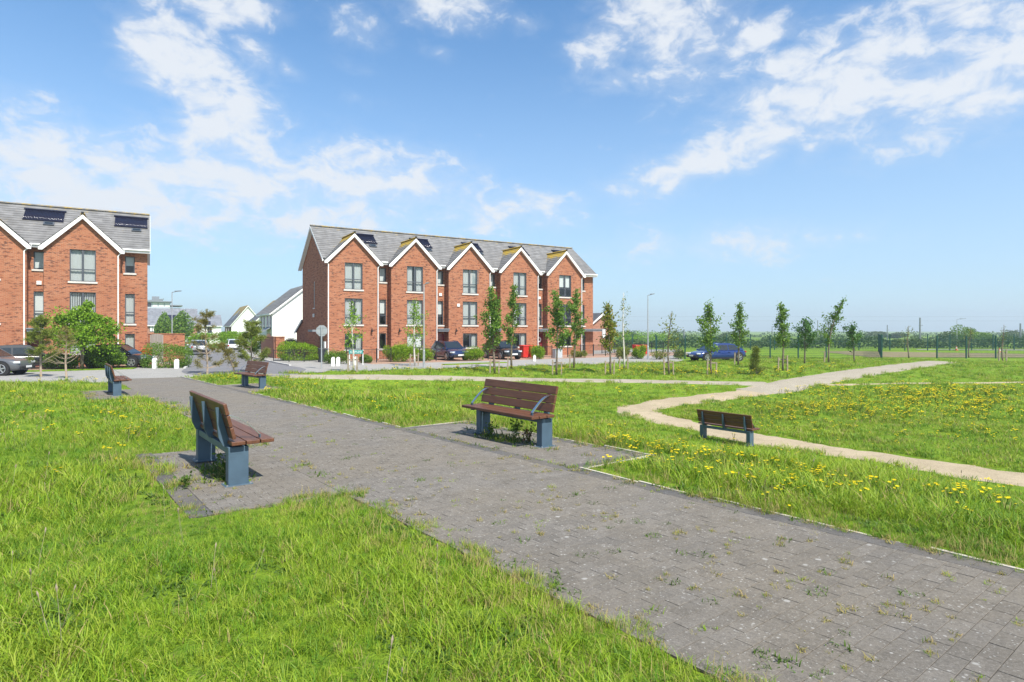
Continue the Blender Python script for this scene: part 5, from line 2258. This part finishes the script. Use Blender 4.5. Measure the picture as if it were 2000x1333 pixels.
railing('black railing with grey posts under the maple', W(-7.6, -3.5, 0, PL), W(1.9, -3.5, 0, PL), 1.0, .12, 6, 'black_metal', 'canopy')
railing('black railing before the end house window and street sign', W(-1.9, -4.6), W(1.6, -4.4), 1.05, .12, 4)
railing('black railing around the large bright shrub', W(2.6, -4.4), W(5.3, -4.6), 1.05, .12, 3)
railing('black railing along the hedge by the shaded side wall', W(-6.2, .0), W(-3.0, -.9), .95, .12, 4)
railing('black railing between the dark blue and black cars', W(8.9, -4.9), W(9.9, -4.9), 1.05, .12, 3)
railing('black railing beside the red bins and shrub', W(14.6, -4.6), W(16.6, -4.6), 1.05, .14, 3)
railing('black railing before the charcoal door house', W(18.5, -4.4), W(24.8, -4.0), 1.1, .14, 5)
railing('black railing right of the terrace end by the parking area', W(27, 1), W(33.5, -1.5), 1.1, .14, 6)


def wheelie_bin(label, p, col, s=1.0, rz=0.0):
    root = empty('wheelie_bin', p, rz)
    tag(root, label, 'bin', 'wheelie bins')
    q = MB()
    b, t_ = .24 * s, .29 * s
    V_ = [(-b, -b, .06), (b, -b, .06), (b, b, .06), (-b, b, .06), (-t_, -t_ * 1.15, 1.0 * s), (t_, -t_ * 1.15, 1.0 * s), (t_, t_ * 1.15, 1.0 * s), (-t_, t_ * 1.15, 1.0 * s)]
    q.v = V_
    q.f = [(3, 2, 1, 0), (4, 5, 6, 7), (0, 1, 5, 4), (1, 2, 6, 5), (2, 3, 7, 6), (3, 0, 4, 7)]
    q.build('body', col, root, bevel=.02)
    q = MB()
    q.prism([(-t_ * 1.08, -t_ * 1.3, 1.0 * s + .004), (-t_ * 1.08, t_ * 1.25, 1.0 * s + .004), (-t_ * 1.08, t_ * 1.25, 1.09 * s), (-t_ * 1.08, -t_ * 1.2, 1.05 * s)], (t_ * 2.16, 0, 0))
    q.build('lid', col, root, bevel=.01)
    for x in (-1, 1):
        q = MB()
        q.cyl((x * b, b, .11), .11, .05, 'X', 14)
        q.build('wheel', 'tyre', root)
    return root


wheelie_bin('left of the two red wheelie bins beside the black car', W(14.1, -3.9, .014), 'bin_red', 1.05, RZ)
wheelie_bin('right of the two red wheelie bins, by the shrub', W(14.75, -4.1, .014), 'bin_red', 1.05, RZ)
wheelie_bin('red bin left of the rounded shrub past the terrace', W(28.0, -3.2, .02), 'bin_red', .9, RZ)
wheelie_bin('red bin touching the rusty leaved tree past the terrace', W(28.9, -3.4, .02), 'bin_red', .9, RZ)
wheelie_bin('dark bin behind the road sign post', W(-2.9, -1.6, .004), 'bin_dark', 1.0, RZ)
wheelie_bin('purple bin behind the railing of the end house', W(3.0, -2.0, .014), 'purple', .95, RZ)
wheelie_bin('red bin between the black hatchback and the garden wall', at(287, 43.6, .004), 'bin_red', 1.1, RZ)
p = W(16.5, -5.6, .004)
root = empty('utility_box', p, RZ + R(8))
tag(root, 'silver utility box on the pavement beside the short bollard', 'utility box')
q = MB()
q.b2(-.42, .42, -.2, .2, 0, .78)
q.build('cabinet', 'bin_grey', root, bevel=.02)
q = MB()
q.b2(-.46, .46, -.25, .25, .782, .83)
q.build('lid', 'bin_grey', root, bevel=.01)
for s in (-1, 1):
    q = MB()
    q.b2(s * .2 - .19, s * .2 + .19, -.215, -.203, .06, .72)
    q.build('cabinet_door', 'bin_grey', root)


# green mesh fence
def mesh_fence(label, pts, h=1.9, bay=2.6, skip=()):
    a = Vector(pts[0])
    root = empty('mesh_fence', (a.x, a.y, 0))
    tag(root, label, 'fence', 'green mesh fences')
    post0 = None
    for (p0, p1) in zip(pts[:-1], pts[1:]):
        p0, p1 = Vector(p0), Vector(p1)
        d = p1 - p0
        n = max(1, round(d.length / bay))
        for k in range(n + 1):
            x, y = (p0 + d * k / n)[:2]
            if post0 is None:
                q = MB()
                q.b2(-.045, .045, -.045, .045, -.3, h + .06)
                post0 = q.build('post', 'green_metal', root)
                o = post0
            elif k == 0:
                continue
            else:
                o = post0.copy()
                COL.objects.link(o)
                o.parent = root
            o.location = (x - a.x, y - a.y, float(gz(x, y)))
        for k in range(n):
            q0, q1 = p0 + d * k / n, p0 + d * (k + 1) / n
            l_ = (q1 - q0).length
            mb = MB()
            for z in np.arange(.08, h, .2):
                mb.b2(.04, l_ - .04, -.006, .006, z - .006, z + .006)
            for x in np.arange(.06, l_ - .04, .1):
                mb.b2(x - .004, x + .004, -.004, .004, .05, h)
            o = mb.build('mesh_panel', 'green_metal', root)
            o.location = (q0.x - a.x, q0.y - a.y, float(gz(q0.x, q0.y)))
            o.rotation_euler = (0, 0, math.atan2(d.y, d.x))


A = lambda u, Y: at(u, Y).xy.to_3d()
mesh_fence('front green mesh fence behind the young trees at the right', [A(1282, 51.5), A(1722, 52.5)], 1.95)
mesh_fence('green mesh fence bays at the far right edge', [A(1830, 53), A(2120, 52)], 1.95)
mesh_fence('further green mesh fence across the field behind', [A(1190, 78), A(1560, 76), A(1738, 74)], 1.95, 3.0)
mesh_fence('green fence stretch behind the far gravel strip', [A(1722, 72), A(2060, 78)], 1.95, 3.2)
mesh_fence('fence side run going back from the front corner', [A(1722, 52.6), A(1716, 72)], 1.95, 3.0)

# rough ground inside the fence, with a pale track
soil = [at(u, Y).xy for u, Y in ((1700, 55), (2300, 54), (2500, 88), (1960, 84), (1600, 70))]
mb = MB()
mb.poly([(p.x, p.y, float(gz(p.x, p.y)) + .02) for p in soil])
tag(mb.build('soil_ground', 'soil'), 'rough brown soil behind the far right fence', None, None, 'structure')
mb = MB()
mb.poly([(p.x, p.y, float(gz(p.x, p.y)) + .035) for p in [at(u, Y).xy for u, Y in ((1790, 76), (2400, 70), (2400, 73), (1790, 80))]])
tag(mb.build('gravel_track', 'concrete'), 'pale track crossing the soil behind the fence', None, None, 'structure')
mb = MB()
mb.poly([(p.x, p.y, float(gz(p.x, p.y)) + .03) for p in [at(u, Y).xy for u, Y in ((1338, 62), (1420, 62), (1420, 68), (1338, 68))]])
tag(mb.build('sand_patch', 'sand'), 'pale bare patch behind the blue saloon', None, None, 'structure')

# far belts of hedge and trees
def belt(label, u0, u1, Y0, Y1, h, n, leaf, size, name='tree_belt', var=.5):
    r_ = np.random.default_rng(int(u0 + u1 + Y0))
    u = r_.uniform(u0, u1, n)
    Y = r_.uniform(Y0, Y1, n)
    x = (u - CX) / FPX * Y
    prof = h * (1 + var * (np.sin(u * .021 + Y0) * .4 + np.sin(u * .067 + 1) * .35 + np.sin(u * .173) * .25))
    z = gz(x, Y) + prof * r_.uniform(0, 1, n) ** .7
    o = leaves(name, np.stack([x, Y, z], 1), size, leaf, None, .8)
    return tag(o, label, 'trees', None, 'stuff')


belt('dark green hedge belt behind the fences', 1180, 2250, 92, 97, 1.35, 13000, 'l_far', .36, 'hedge_belt', .4)
belt('low distant trees along the horizon at the right', 1150, 2400, 175, 215, 2.3, 9000, 'l_far', .6, 'tree_belt', .8)
belt('faint far line of trees on the horizon', 1100, 2600, 420, 460, 3.4, 5000, 'l_far', 1.1, 'tree_belt', .8)
belt('distant greenery between the far houses', 250, 640, 200, 230, 4.0, 3000, 'l_far', .9, 'tree_belt', .4)
for (u, vt, Y, rx, lf, lab) in ((1885, 636, 130, 2.6, 'l_mid', 'rounded tree beyond the fence at the far right'), (1855, 647, 135, 3.2, 'l_far', 'low spreading tree left of the rounded far tree'),
                                (1716, 647, 300, 6.5, 'l_far', 'dark distant tree clump left of the far poles'), (1752, 650, 300, 4.5, 'l_far', 'small flat topped distant tree'),
                                (1917, 648, 150, 3.2, 'l_mid', 'low rounded tree right of the lamp at the far right'), (1985, 646, 240, 6.0, 'l_far', 'dark distant tree at the right edge'),
                                (1226, 648, 140, 2.6, 'l_far', 'dark tree just right of the terrace on the skyline'), (1258, 649, 120, 6.5, 'l_fresh', 'light green bushes on the skyline behind the right lamp'),
                                (1420, 650, 240, 4.5, 'l_far', 'dark distant tree behind the blue saloon')):
    p = at(u, Y)
    root = tree_root('distant_tree', lab, p, 'tree', 'trees on the skyline')
    H = px_h(p, vt)
    c_ = blob_points(1500, rx, rx * .8, H * .42, int(u), .3, 8, .45)
    c_[:, 2] += H * .58
    leaves('crown', c_, .28 * Y / 130, lf, root, .8)
    q = MB()
    q.tube([(0, 0, -.2), (0, 0, H * .6)], [.2, .08], 6)
    q.build('trunk', 'bark', root)

# line poles on the skyline
for (u, vt, Y, w_, lab) in ((1618, 628, 150, .15, 'dark line pole behind the leaning young tree'), (1797, 621, 130, .18, 'thick grey line pole in the far field'), (1733, 635, 170, .14, 'thin pole left of the thick line pole'),
                            (1597, 626, 190, .12, 'thin pale pole left of the dark line pole'), (1993, 632, 150, .2, 'pole at the right edge of the skyline'), (1336, 644, 150, .2, 'stout pole behind the sparse young tree'),
                            (1508, 638, 200, .12, 'thin pole left of the tall young tree')):
    p = at(u, Y)
    root = empty('line_pole', p)
    tag(root, lab, 'pole', 'poles along the far railway')
    h = px_h(p, vt)
    q = MB()
    q.tube([(0, 0, -.3), (0, 0, h)], [w_ * 1.1, w_ * .85], 8)
    q.build('mast', 'canopy', root)
    q = MB()
    q.b2(-w_ * 1.5, w_ * 3.5, -.05, .05, h * .72, h * .72 + .08)
    q.build('bracket', 'canopy', root)
lamp_post('tall lamp in the far field right of the thick pole', at(1869, 110), EYE + (HY - 624) / FPX * 110, 1.6, 1)
q = MB()
ya = 160
for dz in (0, 1.1):
    pts = [((u - CX) / FPX * ya, ya, 5.0 + dz) for u in range(1180, 2300, 40)]
    q.tube(pts, .014, 4)
tag(q.build('overhead_wire', 'canopy'), 'thin overhead wires strung across the far skyline', 'wire')

for i, (u, Y) in enumerate(((1868, 74), (1952, 66))):
    p = at(u, Y)
    root = empty('traffic_cone', p)
    tag(root, ('small orange cone on the far pale track by the tall lamp', 'small orange cone beyond the fence at the far right')[i], 'cone', 'orange cones in the far field')
    q = MB()
    q.tube([(0, 0, .05), (0, 0, .55)], [.14, .03], 12)
    q.build('cone_body', 'orange', root)
    q = MB()
    q.box((0, 0, .03), (.32, .32, .05))
    q.build('cone_base', 'orange', root)
    q = MB()
    q.tube([(0, 0, .25), (0, 0, .36)], [.106, .08], 12)
    q.build('reflective_band', 'white', root)


# ------------------------------------------------------------------ grass, flowers, weeds (instanced)
def src_collection(name, objs):
    c = bpy.data.collections.new(name)
    for o in objs:
        for k in list(o.users_collection):
            k.objects.unlink(o)
        c.objects.link(o)
    return c


def clump(seed, blades, rad, h, w, mats, droop=.6, spread=.5):
    r_ = random.Random(seed)
    V, T, Q, mi = [], [], [], []
    for b in range(blades):
        a = r_.uniform(0, 6.28)
        rr = rad * math.sqrt(r_.random())
        x, y = rr * math.cos(a), rr * math.sin(a)
        az = r_.uniform(0, 6.28)
        ln = h * r_.uniform(.45, 1.2)
        ti = abs(r_.gauss(0, spread)) + .08
        dx, dy = math.cos(az), math.sin(az)
        px, py = -dy, dx
        tw = r_.uniform(-.7, .7)
        px, py = px * math.cos(tw) + dx * math.sin(tw), py * math.cos(tw) + dy * math.sin(tw)
        ww = w * r_.uniform(.6, 1.3)
        i = len(V)
        cx_, cy_, cz = x, y, -.015
        ang = ti * .5
        for k, f in enumerate((1.0, .85, .55)):
            V += [(cx_ - px * ww * f / 2, cy_ - py * ww * f / 2, cz), (cx_ + px * ww * f / 2, cy_ + py * ww * f / 2, cz)]
            st = ln / 3
            cx_ += dx * math.sin(ang) * st
            cy_ += dy * math.sin(ang) * st
            cz += math.cos(ang) * st
            ang += droop * r_.uniform(.3, 1.0)
        V.append((cx_, cy_, cz))
        Q += [(i, i + 1, i + 3, i + 2), (i + 2, i + 3, i + 5, i + 4)]
        T.append((i + 4, i + 5, i + 6))
        mi.append(0 if r_.random() > .10 else 1)
    o = np_mesh('grass_clump', V, np.array(Q), mats[0], None, np.array(T))
    if len(mats) > 1:
        o.data.materials.append(M[mats[1]])
        idx = [m_ for m_ in mi for _ in (0, 1)] + mi
        o.data.polygons.foreach_set('material_index', idx)
    return o


def gn_scatter(name, pts, rot, scl, idx, coll, label, cat):
    me = bpy.data.meshes.new(name)
    n = len(pts)
    me.vertices.add(n)
    me.vertices.foreach_set('co', np.asarray(pts, dtype=np.float32).ravel())
    a = me.attributes.new('rot', 'FLOAT_VECTOR', 'POINT')
    a.data.foreach_set('vector', np.asarray(rot, dtype=np.float32).ravel())
    a = me.attributes.new('scl', 'FLOAT', 'POINT')
    a.data.foreach_set('value', np.asarray(scl, dtype=np.float32))
    a = me.attributes.new('pick', 'INT', 'POINT')
    a.data.foreach_set('value', np.asarray(idx, dtype=np.int32))
    me.update()
    o = bpy.data.objects.new(name, me)
    COL.objects.link(o)
    ng = bpy.data.node_groups.new(name + '_nodes', 'GeometryNodeTree')
    ng.interface.new_socket('Geometry', in_out='INPUT', socket_type='NodeSocketGeometry')
    ng.interface.new_socket('Geometry', in_out='OUTPUT', socket_type='NodeSocketGeometry')
    N, L = ng.nodes, ng.links
    gi, go = N.new('NodeGroupInput'), N.new('NodeGroupOutput')
    ci = N.new('GeometryNodeCollectionInfo')
    ci.inputs['Collection'].default_value = coll
    ci.inputs['Separate Children'].default_value = True
    ci.inputs['Reset Children'].default_value = True
    ip = N.new('GeometryNodeInstanceOnPoints')
    ip.inputs['Pick Instance'].default_value = True

    def attr(nm, ty):
        x = N.new('GeometryNodeInputNamedAttribute')
        x.data_type = ty
        x.inputs['Name'].default_value = nm
        return x.outputs['Attribute']
    L.new(gi.outputs[0], ip.inputs['Points'])
    L.new(ci.outputs[0], ip.inputs['Instance'])
    L.new(attr('pick', 'INT'), ip.inputs['Instance Index'])
    L.new(attr('rot', 'FLOAT_VECTOR'), ip.inputs['Rotation'])
    L.new(attr('scl', 'FLOAT'), ip.inputs['Scale'])
    L.new(ip.outputs[0], go.inputs[0])
    md = o.modifiers.new('scatter', 'NODES')
    md.node_group = ng
    return tag(o, label, cat, None, 'stuff')


def lawn_points(r0, r1, dens, mg, a0=-50, a1=50):
    area = .5 * (r1 * r1 - r0 * r0) * R(a1 - a0)
    n = int(area * dens)
    r_ = np.sqrt(rng.uniform(r0 * r0, r1 * r1, n))
    a = rng.uniform(R(a0), R(a1), n)
    x, y = r_ * np.sin(a), r_ * np.cos(a)
    rag = .09 * (np.sin(x * 3.1 + y * 2.2) + np.sin(x * 7.3 - y * 5.1 + 1.3)) - .03
    tt, nn = tn(x, y)
    rag = np.where(nn < 3.9, np.clip(rag * 2.2 + .08, -.02, .42), np.clip(rag, 0, .06))
    pad = np.zeros(len(x), dtype=bool)
    for n0, n1, t0, t1 in PADS:
        pad |= (nn > n0 - .05) & (nn < n1 + .05) & (tt > t0 - .05) & (tt < t1 + .05) & ((nn < PATH_N0 + .02) | (nn > PATH_N1 - .02))
    big = .17 * (np.sin(x * 2.3 + y * 4.1) + np.sin(x * 5.9 - y * 3.3 + .7)) + .10
    rag = np.where(pad & (nn < 3), np.clip(big, 0, .42), np.where(pad, np.clip(big, 0, .16), rag))
    keep = ~on_path(x, y, mg - rag)
    keep &= (y < yedge(x) - .15) | (x > 16.5)
    for ln in LINES:
        d, hw = seg_dist(x, y, ln)
        keep &= d > hw - .02 - .16 * np.clip(np.sin(x * 2.7 + y * 1.9) + np.sin(x * 6.1 - y * 4.4), 0, 2)
    keep &= ~((x > 26) & (y > 54))
    return x[keep], y[keep]


def patch(x, y, s=1.0, ph=0.0):
    """slow variation of the sward, about -1 .. 1"""
    return (np.sin(x * .9 * s + 2.1 * np.sin(y * .55 * s + ph)) + np.sin(y * 1.25 * s + 1.7 * np.sin(x * .7 * s + 1 + ph)) + .8 * np.sin((x + y) * 2.3 * s + ph)) / 2.8


def edge_near(x, y):
    """1 right beside paving, 0 further off"""
    return np.maximum(on_path(x, y, .16).astype(float), .5 * on_path(x, y, .5))


def build_grass():
    kinds = []
    for k in range(5):
        kinds.append(clump(100 + k, 17, .07, .155, .0064, ('g1', 'g3'), .75, .55))
    for k in range(4):
        kinds.append(clump(120 + k, 16, .07, .150, .006, ('g2', 'g1'), .85, .6))
    for k in range(2):
        kinds.append(clump(140 + k, 13, .06, .13, .005, ('g3', 'g1'), .5, .5))
    for k in range(2):
        kinds.append(clump(150 + k, 11, .06, .10, .022, ('weed', 'g2'), 1.1, 1.1))
    for i, o in enumerate(kinds):
        o.name = 'clump_%02d' % i
    near = src_collection('near_clumps', kinds)
    mid = []
    for k in range(4):
        mid.append(clump(200 + k, 42, .22, .17, .014, ('g1', 'g3'), .7, .55))
    for k in range(3):
        mid.append(clump(220 + k, 40, .22, .16, .014, ('g2', 'g1'), .7, .55))
    for k in range(2):
        mid.append(clump(240 + k, 30, .2, .15, .010, ('g3', 'g1'), .5, .5))
    for i, o in enumerate(mid):
        o.name = 'tuft_%02d' % i
    midc = src_collection('mid_tufts', mid)

    def scatter(nm, r0, r1, dens, coll, nk, label, base, mg):
        x, y = lawn_points(r0, r1, dens, mg)
        pv = patch(x, y)
        p2 = patch(x, y, 2.7, 3.0)
        ed = edge_near(x, y)
        n = len(x)
        a, b, c_ = nk[:3]
        e_ = nk[3] if len(nk) > 3 else 0
        u = rng.uniform(0, 1, n)
        straw = .04 + .10 * np.clip(p2, 0, 1) + .42 * ed
        deep = np.clip(.34 - .38 * pv, .06, .9)
        idx = np.where(u < straw, a + b + rng.integers(0, c_, n), np.where(u < straw + deep, a + rng.integers(0, b, n), rng.integers(0, a, n)))
        if e_:
            idx = np.where((patch(x, y, 3.3, 8.0) > .55) & (rng.uniform(0, 1, n) < .5), a + b + c_ + rng.integers(0, e_, n), idx)
        t, nn = tn(x, y)
        right = ((nn > 5.2) & (nn < 12)).astype(float)
        scl = base * rng.uniform(.65, 1.3, n) * (1 + .34 * pv + .30 * p2) * (1 - .35 * ed) * (1 + .25 * right)
        z = gz(x, y) + np.where(on_path(x, y, .8), 0, wob(x, y)) * sstep(70, 40, np.hypot(x, y))
        rot = np.stack([rng.normal(0, .14, n), rng.normal(0, .14, n), rng.uniform(0, 6.28, n)], 1)
        gn_scatter(nm, np.stack([x, y, z - .005], 1), rot, scl, idx, coll, label, 'grass')
    scatter('foreground_grass', 1.3, 6.5, 470, near, (5, 4, 2, 2), 'long bright grass in the foreground', .80, -.015)
    scatter('near_grass', 6.3, 13.5, 150, near, (5, 4, 2, 2), 'bright grass beside the paved path', 1.12, .0)
    scatter('meadow_grass', 13, 30, 20, midc, (4, 3, 2), 'rough meadow grass in the middle distance', .95, .05)
    scatter('far_grass', 29, 62, 6, midc, (4, 3, 2), 'grass of the far field and verges', 1.1, .1)


build_grass()


def flower_sources():
    out = []
    for k, (h, heads) in enumerate(((.17, 1), (.21, 3), (.15, 1), (.23, 4))):
        r_ = random.Random(k)
        V, Q = [], []
        Vs, Qs = [], []
        for hd in range(heads):
            dx, dy = r_.uniform(-.09, .09) * (heads > 1), r_.uniform(-.09, .09) * (heads > 1)
            hh = h * r_.uniform(.8, 1.1)
            c = Vector((dx, dy, hh))
            n = 9
            i = len(V)
            V.append(tuple(c + Vector((0, 0, .006))))
            for j in range(n * 2):
                a = math.pi * j / n
                rr = .026 if j % 2 else .018
                V.append(tuple(c + Vector((rr * math.cos(a), rr * math.sin(a), .008 if j % 2 else 0))))
            for j in range(n):
                Q.append((i, i + 1 + 2 * j, i + 2 + 2 * j, i + 1 + (2 * j + 2) % (2 * n)))
            for ax in ((.003, 0), (0, .003)):
                s = len(Vs)
                Vs += [(-ax[0], -ax[1], 0), (ax[0], ax[1], 0), (dx + ax[0], dy + ax[1], hh), (dx - ax[0], dy - ax[1], hh)]
                Qs.append((s, s + 1, s + 2, s + 3))
        nV = len(V)
        o = np_mesh('flower_%02d' % k, V + Vs, np.array(Q + [tuple(nV + t for t in q_) for q_ in Qs]), 'petal')
        o.data.materials.append(M['weed'])
        o.data.polygons.foreach_set('material_index', [0] * len(Q) + [1] * len(Qs))
        out.append(o)
    return src_collection('flower_sources', out)


def build_flowers():
    coll = flower_sources()
    X, Y = [], []

    def cluster(u, v, su, sv, n):
        us, vs = rng.normal(u, su, n), rng.normal(v, sv, n)
        for a, b in zip(us, vs):
            if b < 708:
                continue
            p = pix(a, b)
            X.append(p.x)
            Y.append(p.y)
    for c_ in ((1200, 868, 35, 10, 60), (1290, 893, 60, 15, 65), (1400, 905, 70, 17, 60), (1500, 925, 80, 18, 45), (1620, 940, 80, 14, 45), (1560, 960, 60, 20, 25), (1800, 960, 120, 14, 40), (1930, 985, 60, 20, 16),
               (1150, 840, 50, 15, 30), (815, 782, 14, 5, 34), (745, 795, 20, 8, 14), (850, 800, 60, 12, 18), (250, 812, 50, 14, 46), (90, 800, 60, 20, 10), (60, 850, 40, 50, 8), (230, 870, 60, 25, 14), (300, 850, 50, 12, 18),
               (340, 800, 30, 10, 14), (1130, 882, 14, 8, 16), (1150, 905, 25, 10, 12),
               (1640, 790, 110, 16, 240), (1820, 800, 120, 20, 260), (1900, 780, 110, 16, 260), (1780, 788, 30, 3, 40), (1650, 800, 35, 4, 36), (1900, 795, 30, 4, 36), (1720, 815, 40, 4, 30), (1560, 810, 80, 14, 110), (1500, 830, 70, 12, 60), (1720, 770, 160, 7, 240), (1950, 830, 70, 18, 80), (1760, 850, 120, 20, 50),
               (450, 745, 50, 5, 40), (600, 750, 70, 8, 50), (700, 760, 80, 10, 40), (560, 765, 40, 6, 24), (1100, 727, 120, 5, 140), (1320, 729, 70, 5, 120), (1480, 735, 80, 5, 80), (1600, 725, 60, 4, 60), (850, 727, 80, 3, 60),
               (200, 750, 90, 6, 40), (110, 745, 60, 4, 24), (1320, 780, 120, 15, 60), (1000, 760, 120, 10, 30), (1000, 800, 80, 14, 8), (1300, 740, 150, 4, 60)):
        cluster(*c_)
    x, y = np.array(X), np.array(Y)
    ok = ~on_path(x, y, .02) & (y < yedge(x) - .1)
    for ln in LINES:
        d, hw = seg_dist(x, y, ln)
        ok &= d > hw
    x, y = x[ok], y[ok]
    n = len(x)
    far = np.hypot(x, y)
    scl = rng.uniform(.5, .85, n) * (1 + .045 * np.clip(far - 10, 0, 30))
    gn_scatter('yellow_wildflowers', np.stack([x, y, gz(x, y)], 1), np.stack([rng.normal(0, .12, n), rng.normal(0, .12, n), rng.uniform(0, 6, n)], 1), scl, rng.integers(0, 4, n), coll,
               'yellow wildflowers dotted through the grass', 'flowers')


build_flowers()


def build_weeds():
    srcs = [clump(300, 22, .05, .06, .006, ('weed_dry', 'weed'), .9, .9), clump(301, 26, .06, .05, .008, ('weed', 'weed'), 1.0, 1.0), clump(302, 18, .04, .05, .005, ('g1', 'weed_dry'), .8, .9), clump(303, 14, .03, .04, .004, ('weed_dry', 'g3'), .7, .9)]
    for i, o in enumerate(srcs):
        o.name = 'weed_%02d' % i
    coll = src_collection('weed_sources', srcs)
    X, Y, S, I = [], [], [], []
    # in the joints of the path, mostly small, in loose groups
    for g in range(260):
        t, n = .3 + abs(rng.normal(0, 6.5)), rng.uniform(2.6, 5.2)
        m_ = rng.integers(1, 4)
        kind = rng.choice([0, 0, 1, 2, 3])
        for k in range(m_):
            tt, nn = t + rng.normal(0, .05), n + rng.normal(0, .12)
            if PATH_N0 < nn < PATH_N1:
                x, y = pt(tt, nn)
                X.append(x); Y.append(y); S.append(rng.uniform(.4, 1.05)); I.append(kind)
    # along the left edge and pads: creeping tufts
    for g in range(620):
        if g % 3 == 0:
            t, n = rng.uniform(.3, 20), PATH_N1 - abs(rng.normal(0, .05))
        elif g % 3 == 1:
            t, n = rng.uniform(.2, 20), PATH_N0 + abs(rng.normal(0, .2))
        else:
            n0, n1, t0, t1 = PADS[g % 4]
            t = rng.uniform(t0, t1)
            n = n0 + abs(rng.normal(0, .3)) if n0 < 2 else n1 - abs(rng.normal(0, .2))
        x, y = pt(t, n)
        X.append(x); Y.append(y); S.append(rng.uniform(.5, 1.5)); I.append(rng.choice([0, 0, 3, 1, 2]))
    # a thick patch under the near benches
    for g in range(160):
        if g % 2:
            t, n = rng.normal(7.7, .5), rng.normal(5.95, .12)
        else:
            t, n = rng.normal(7.7, .4), rng.normal(1.72, .1)
        x, y = pt(t, n)
        X.append(x); Y.append(y); S.append(rng.uniform(1.0, 3.0)); I.append(rng.choice([1, 1, 2, 0]))
    x, y = np.array(X), np.array(Y)
    n = len(x)
    gn_scatter('path_weeds', np.stack([x, y, gz(x, y) + .002], 1), np.stack([rng.normal(0, .1, n), rng.normal(0, .1, n), rng.uniform(0, 6, n)], 1), np.array(S), np.array(I), coll,
               'small weeds and dry tufts growing between the pavers', 'weeds')
    # thin seed stalks in the long grass
    st = []
    for k in range(3):
        r_ = random.Random(k + 9)
        q = MB()
        h = r_.uniform(.24, .36)
        b = r_.uniform(-.08, .08)
        q.tube([(0, 0, 0), (b * .4, 0, h * .55), (b, b * .3, h)], [.0016, .0013, .001], 3, False)
        q.tube([(b, b * .3, h - .015), (b * 1.05, b * .3, h + .005), (b * 1.1, b * .3, h + .022)], [.002, .006, .002], 5)
        st.append(q.build('stalk_%02d' % k, 'seed', None))
    coll = src_collection('stalk_sources', st)
    x, y = lawn_points(1.6, 14, 4.0, .15)
    keep = patch(x, y, 1.9, 5) > .15
    x, y = x[keep], y[keep]
    n = len(x)
    gn_scatter('seed_stalks', np.stack([x, y, gz(x, y)], 1), np.stack([rng.normal(0, .2, n), rng.normal(0, .2, n), rng.uniform(0, 6, n)], 1), rng.uniform(.6, 1.1, n), rng.integers(0, 3, n), coll,
               'dry plantain seed stalks standing in the grass', 'grass')


build_weeds()


def leafy_weed(label, t, n, h, count, mat, seed):
    x, y = pt(t, n)
    root = empty('weed_plant', (x, y, float(gz(x, y))))
    tag(root, label, 'weed', 'weeds under the near benches')
    q = MB()
    rr = random.Random(seed)
    cen = []
    for k in range(7):
        a = rr.uniform(0, 6.28)
        l_ = rr.uniform(.5, 1) * h
        tip = Vector((math.cos(a) * l_ * .35, math.sin(a) * l_ * .35, l_))
        q.tube([(0, 0, 0), tip * .5 + Vector((0, 0, .02)), tip], [.004, .003, .002], 4, False)
        for j in range(count // 7):
            c = tip * rr.uniform(.25, 1.05)
            cen.append((c.x + rr.gauss(0, .03), c.y + rr.gauss(0, .03), max(.01, c.z + rr.gauss(0, .02))))
    q.build('stems', 'weed', root)
    leaves('leaves', cen, .05, mat, root, .55)


leafy_weed('reddish leaved weed under the right bench beside its leg', 7.25, 6.0, .34, 110, 'weed_red', 1)
leafy_weed('tall green weed under the middle of the right bench', 7.6, 6.0, .36, 130, 'weed', 2)
leafy_weed('green weed under the far end of the right bench', 8.15, 5.95, .26, 90, 'weed', 3)
leafy_weed('dense green weed under the nearest left bench', 7.55, 1.72, .34, 150, 'weed', 4)
leafy_weed('small green weed behind the nearest left bench', 7.3, 1.25, .14, 60, 'weed', 5)


# ------------------------------------------------------------------ hazy air
def build_haze():
    mb = MB()
    mb.b2(-1200, 1200, -70, 1300, -6, 40)
    n = bpy.data.materials.new('thin_hazy_air')
    n.use_nodes = True
    t = n.node_tree
    t.nodes.clear()
    o_ = t.nodes.new('ShaderNodeOutputMaterial')
    v = t.nodes.new('ShaderNodeVolumePrincipled')
    v.inputs['Color'].default_value = (.80, .90, 1.0, 1)
    v.inputs['Density'].default_value = .0006
    v.inputs['Anisotropy'].default_value = .2
    t.links.new(v.outputs[0], o_.inputs['Volume'])
    o = mb.build('haze', n)
    tag(o, 'thin bluish haze over the far fields', 'haze', None, 'stuff')


build_haze()
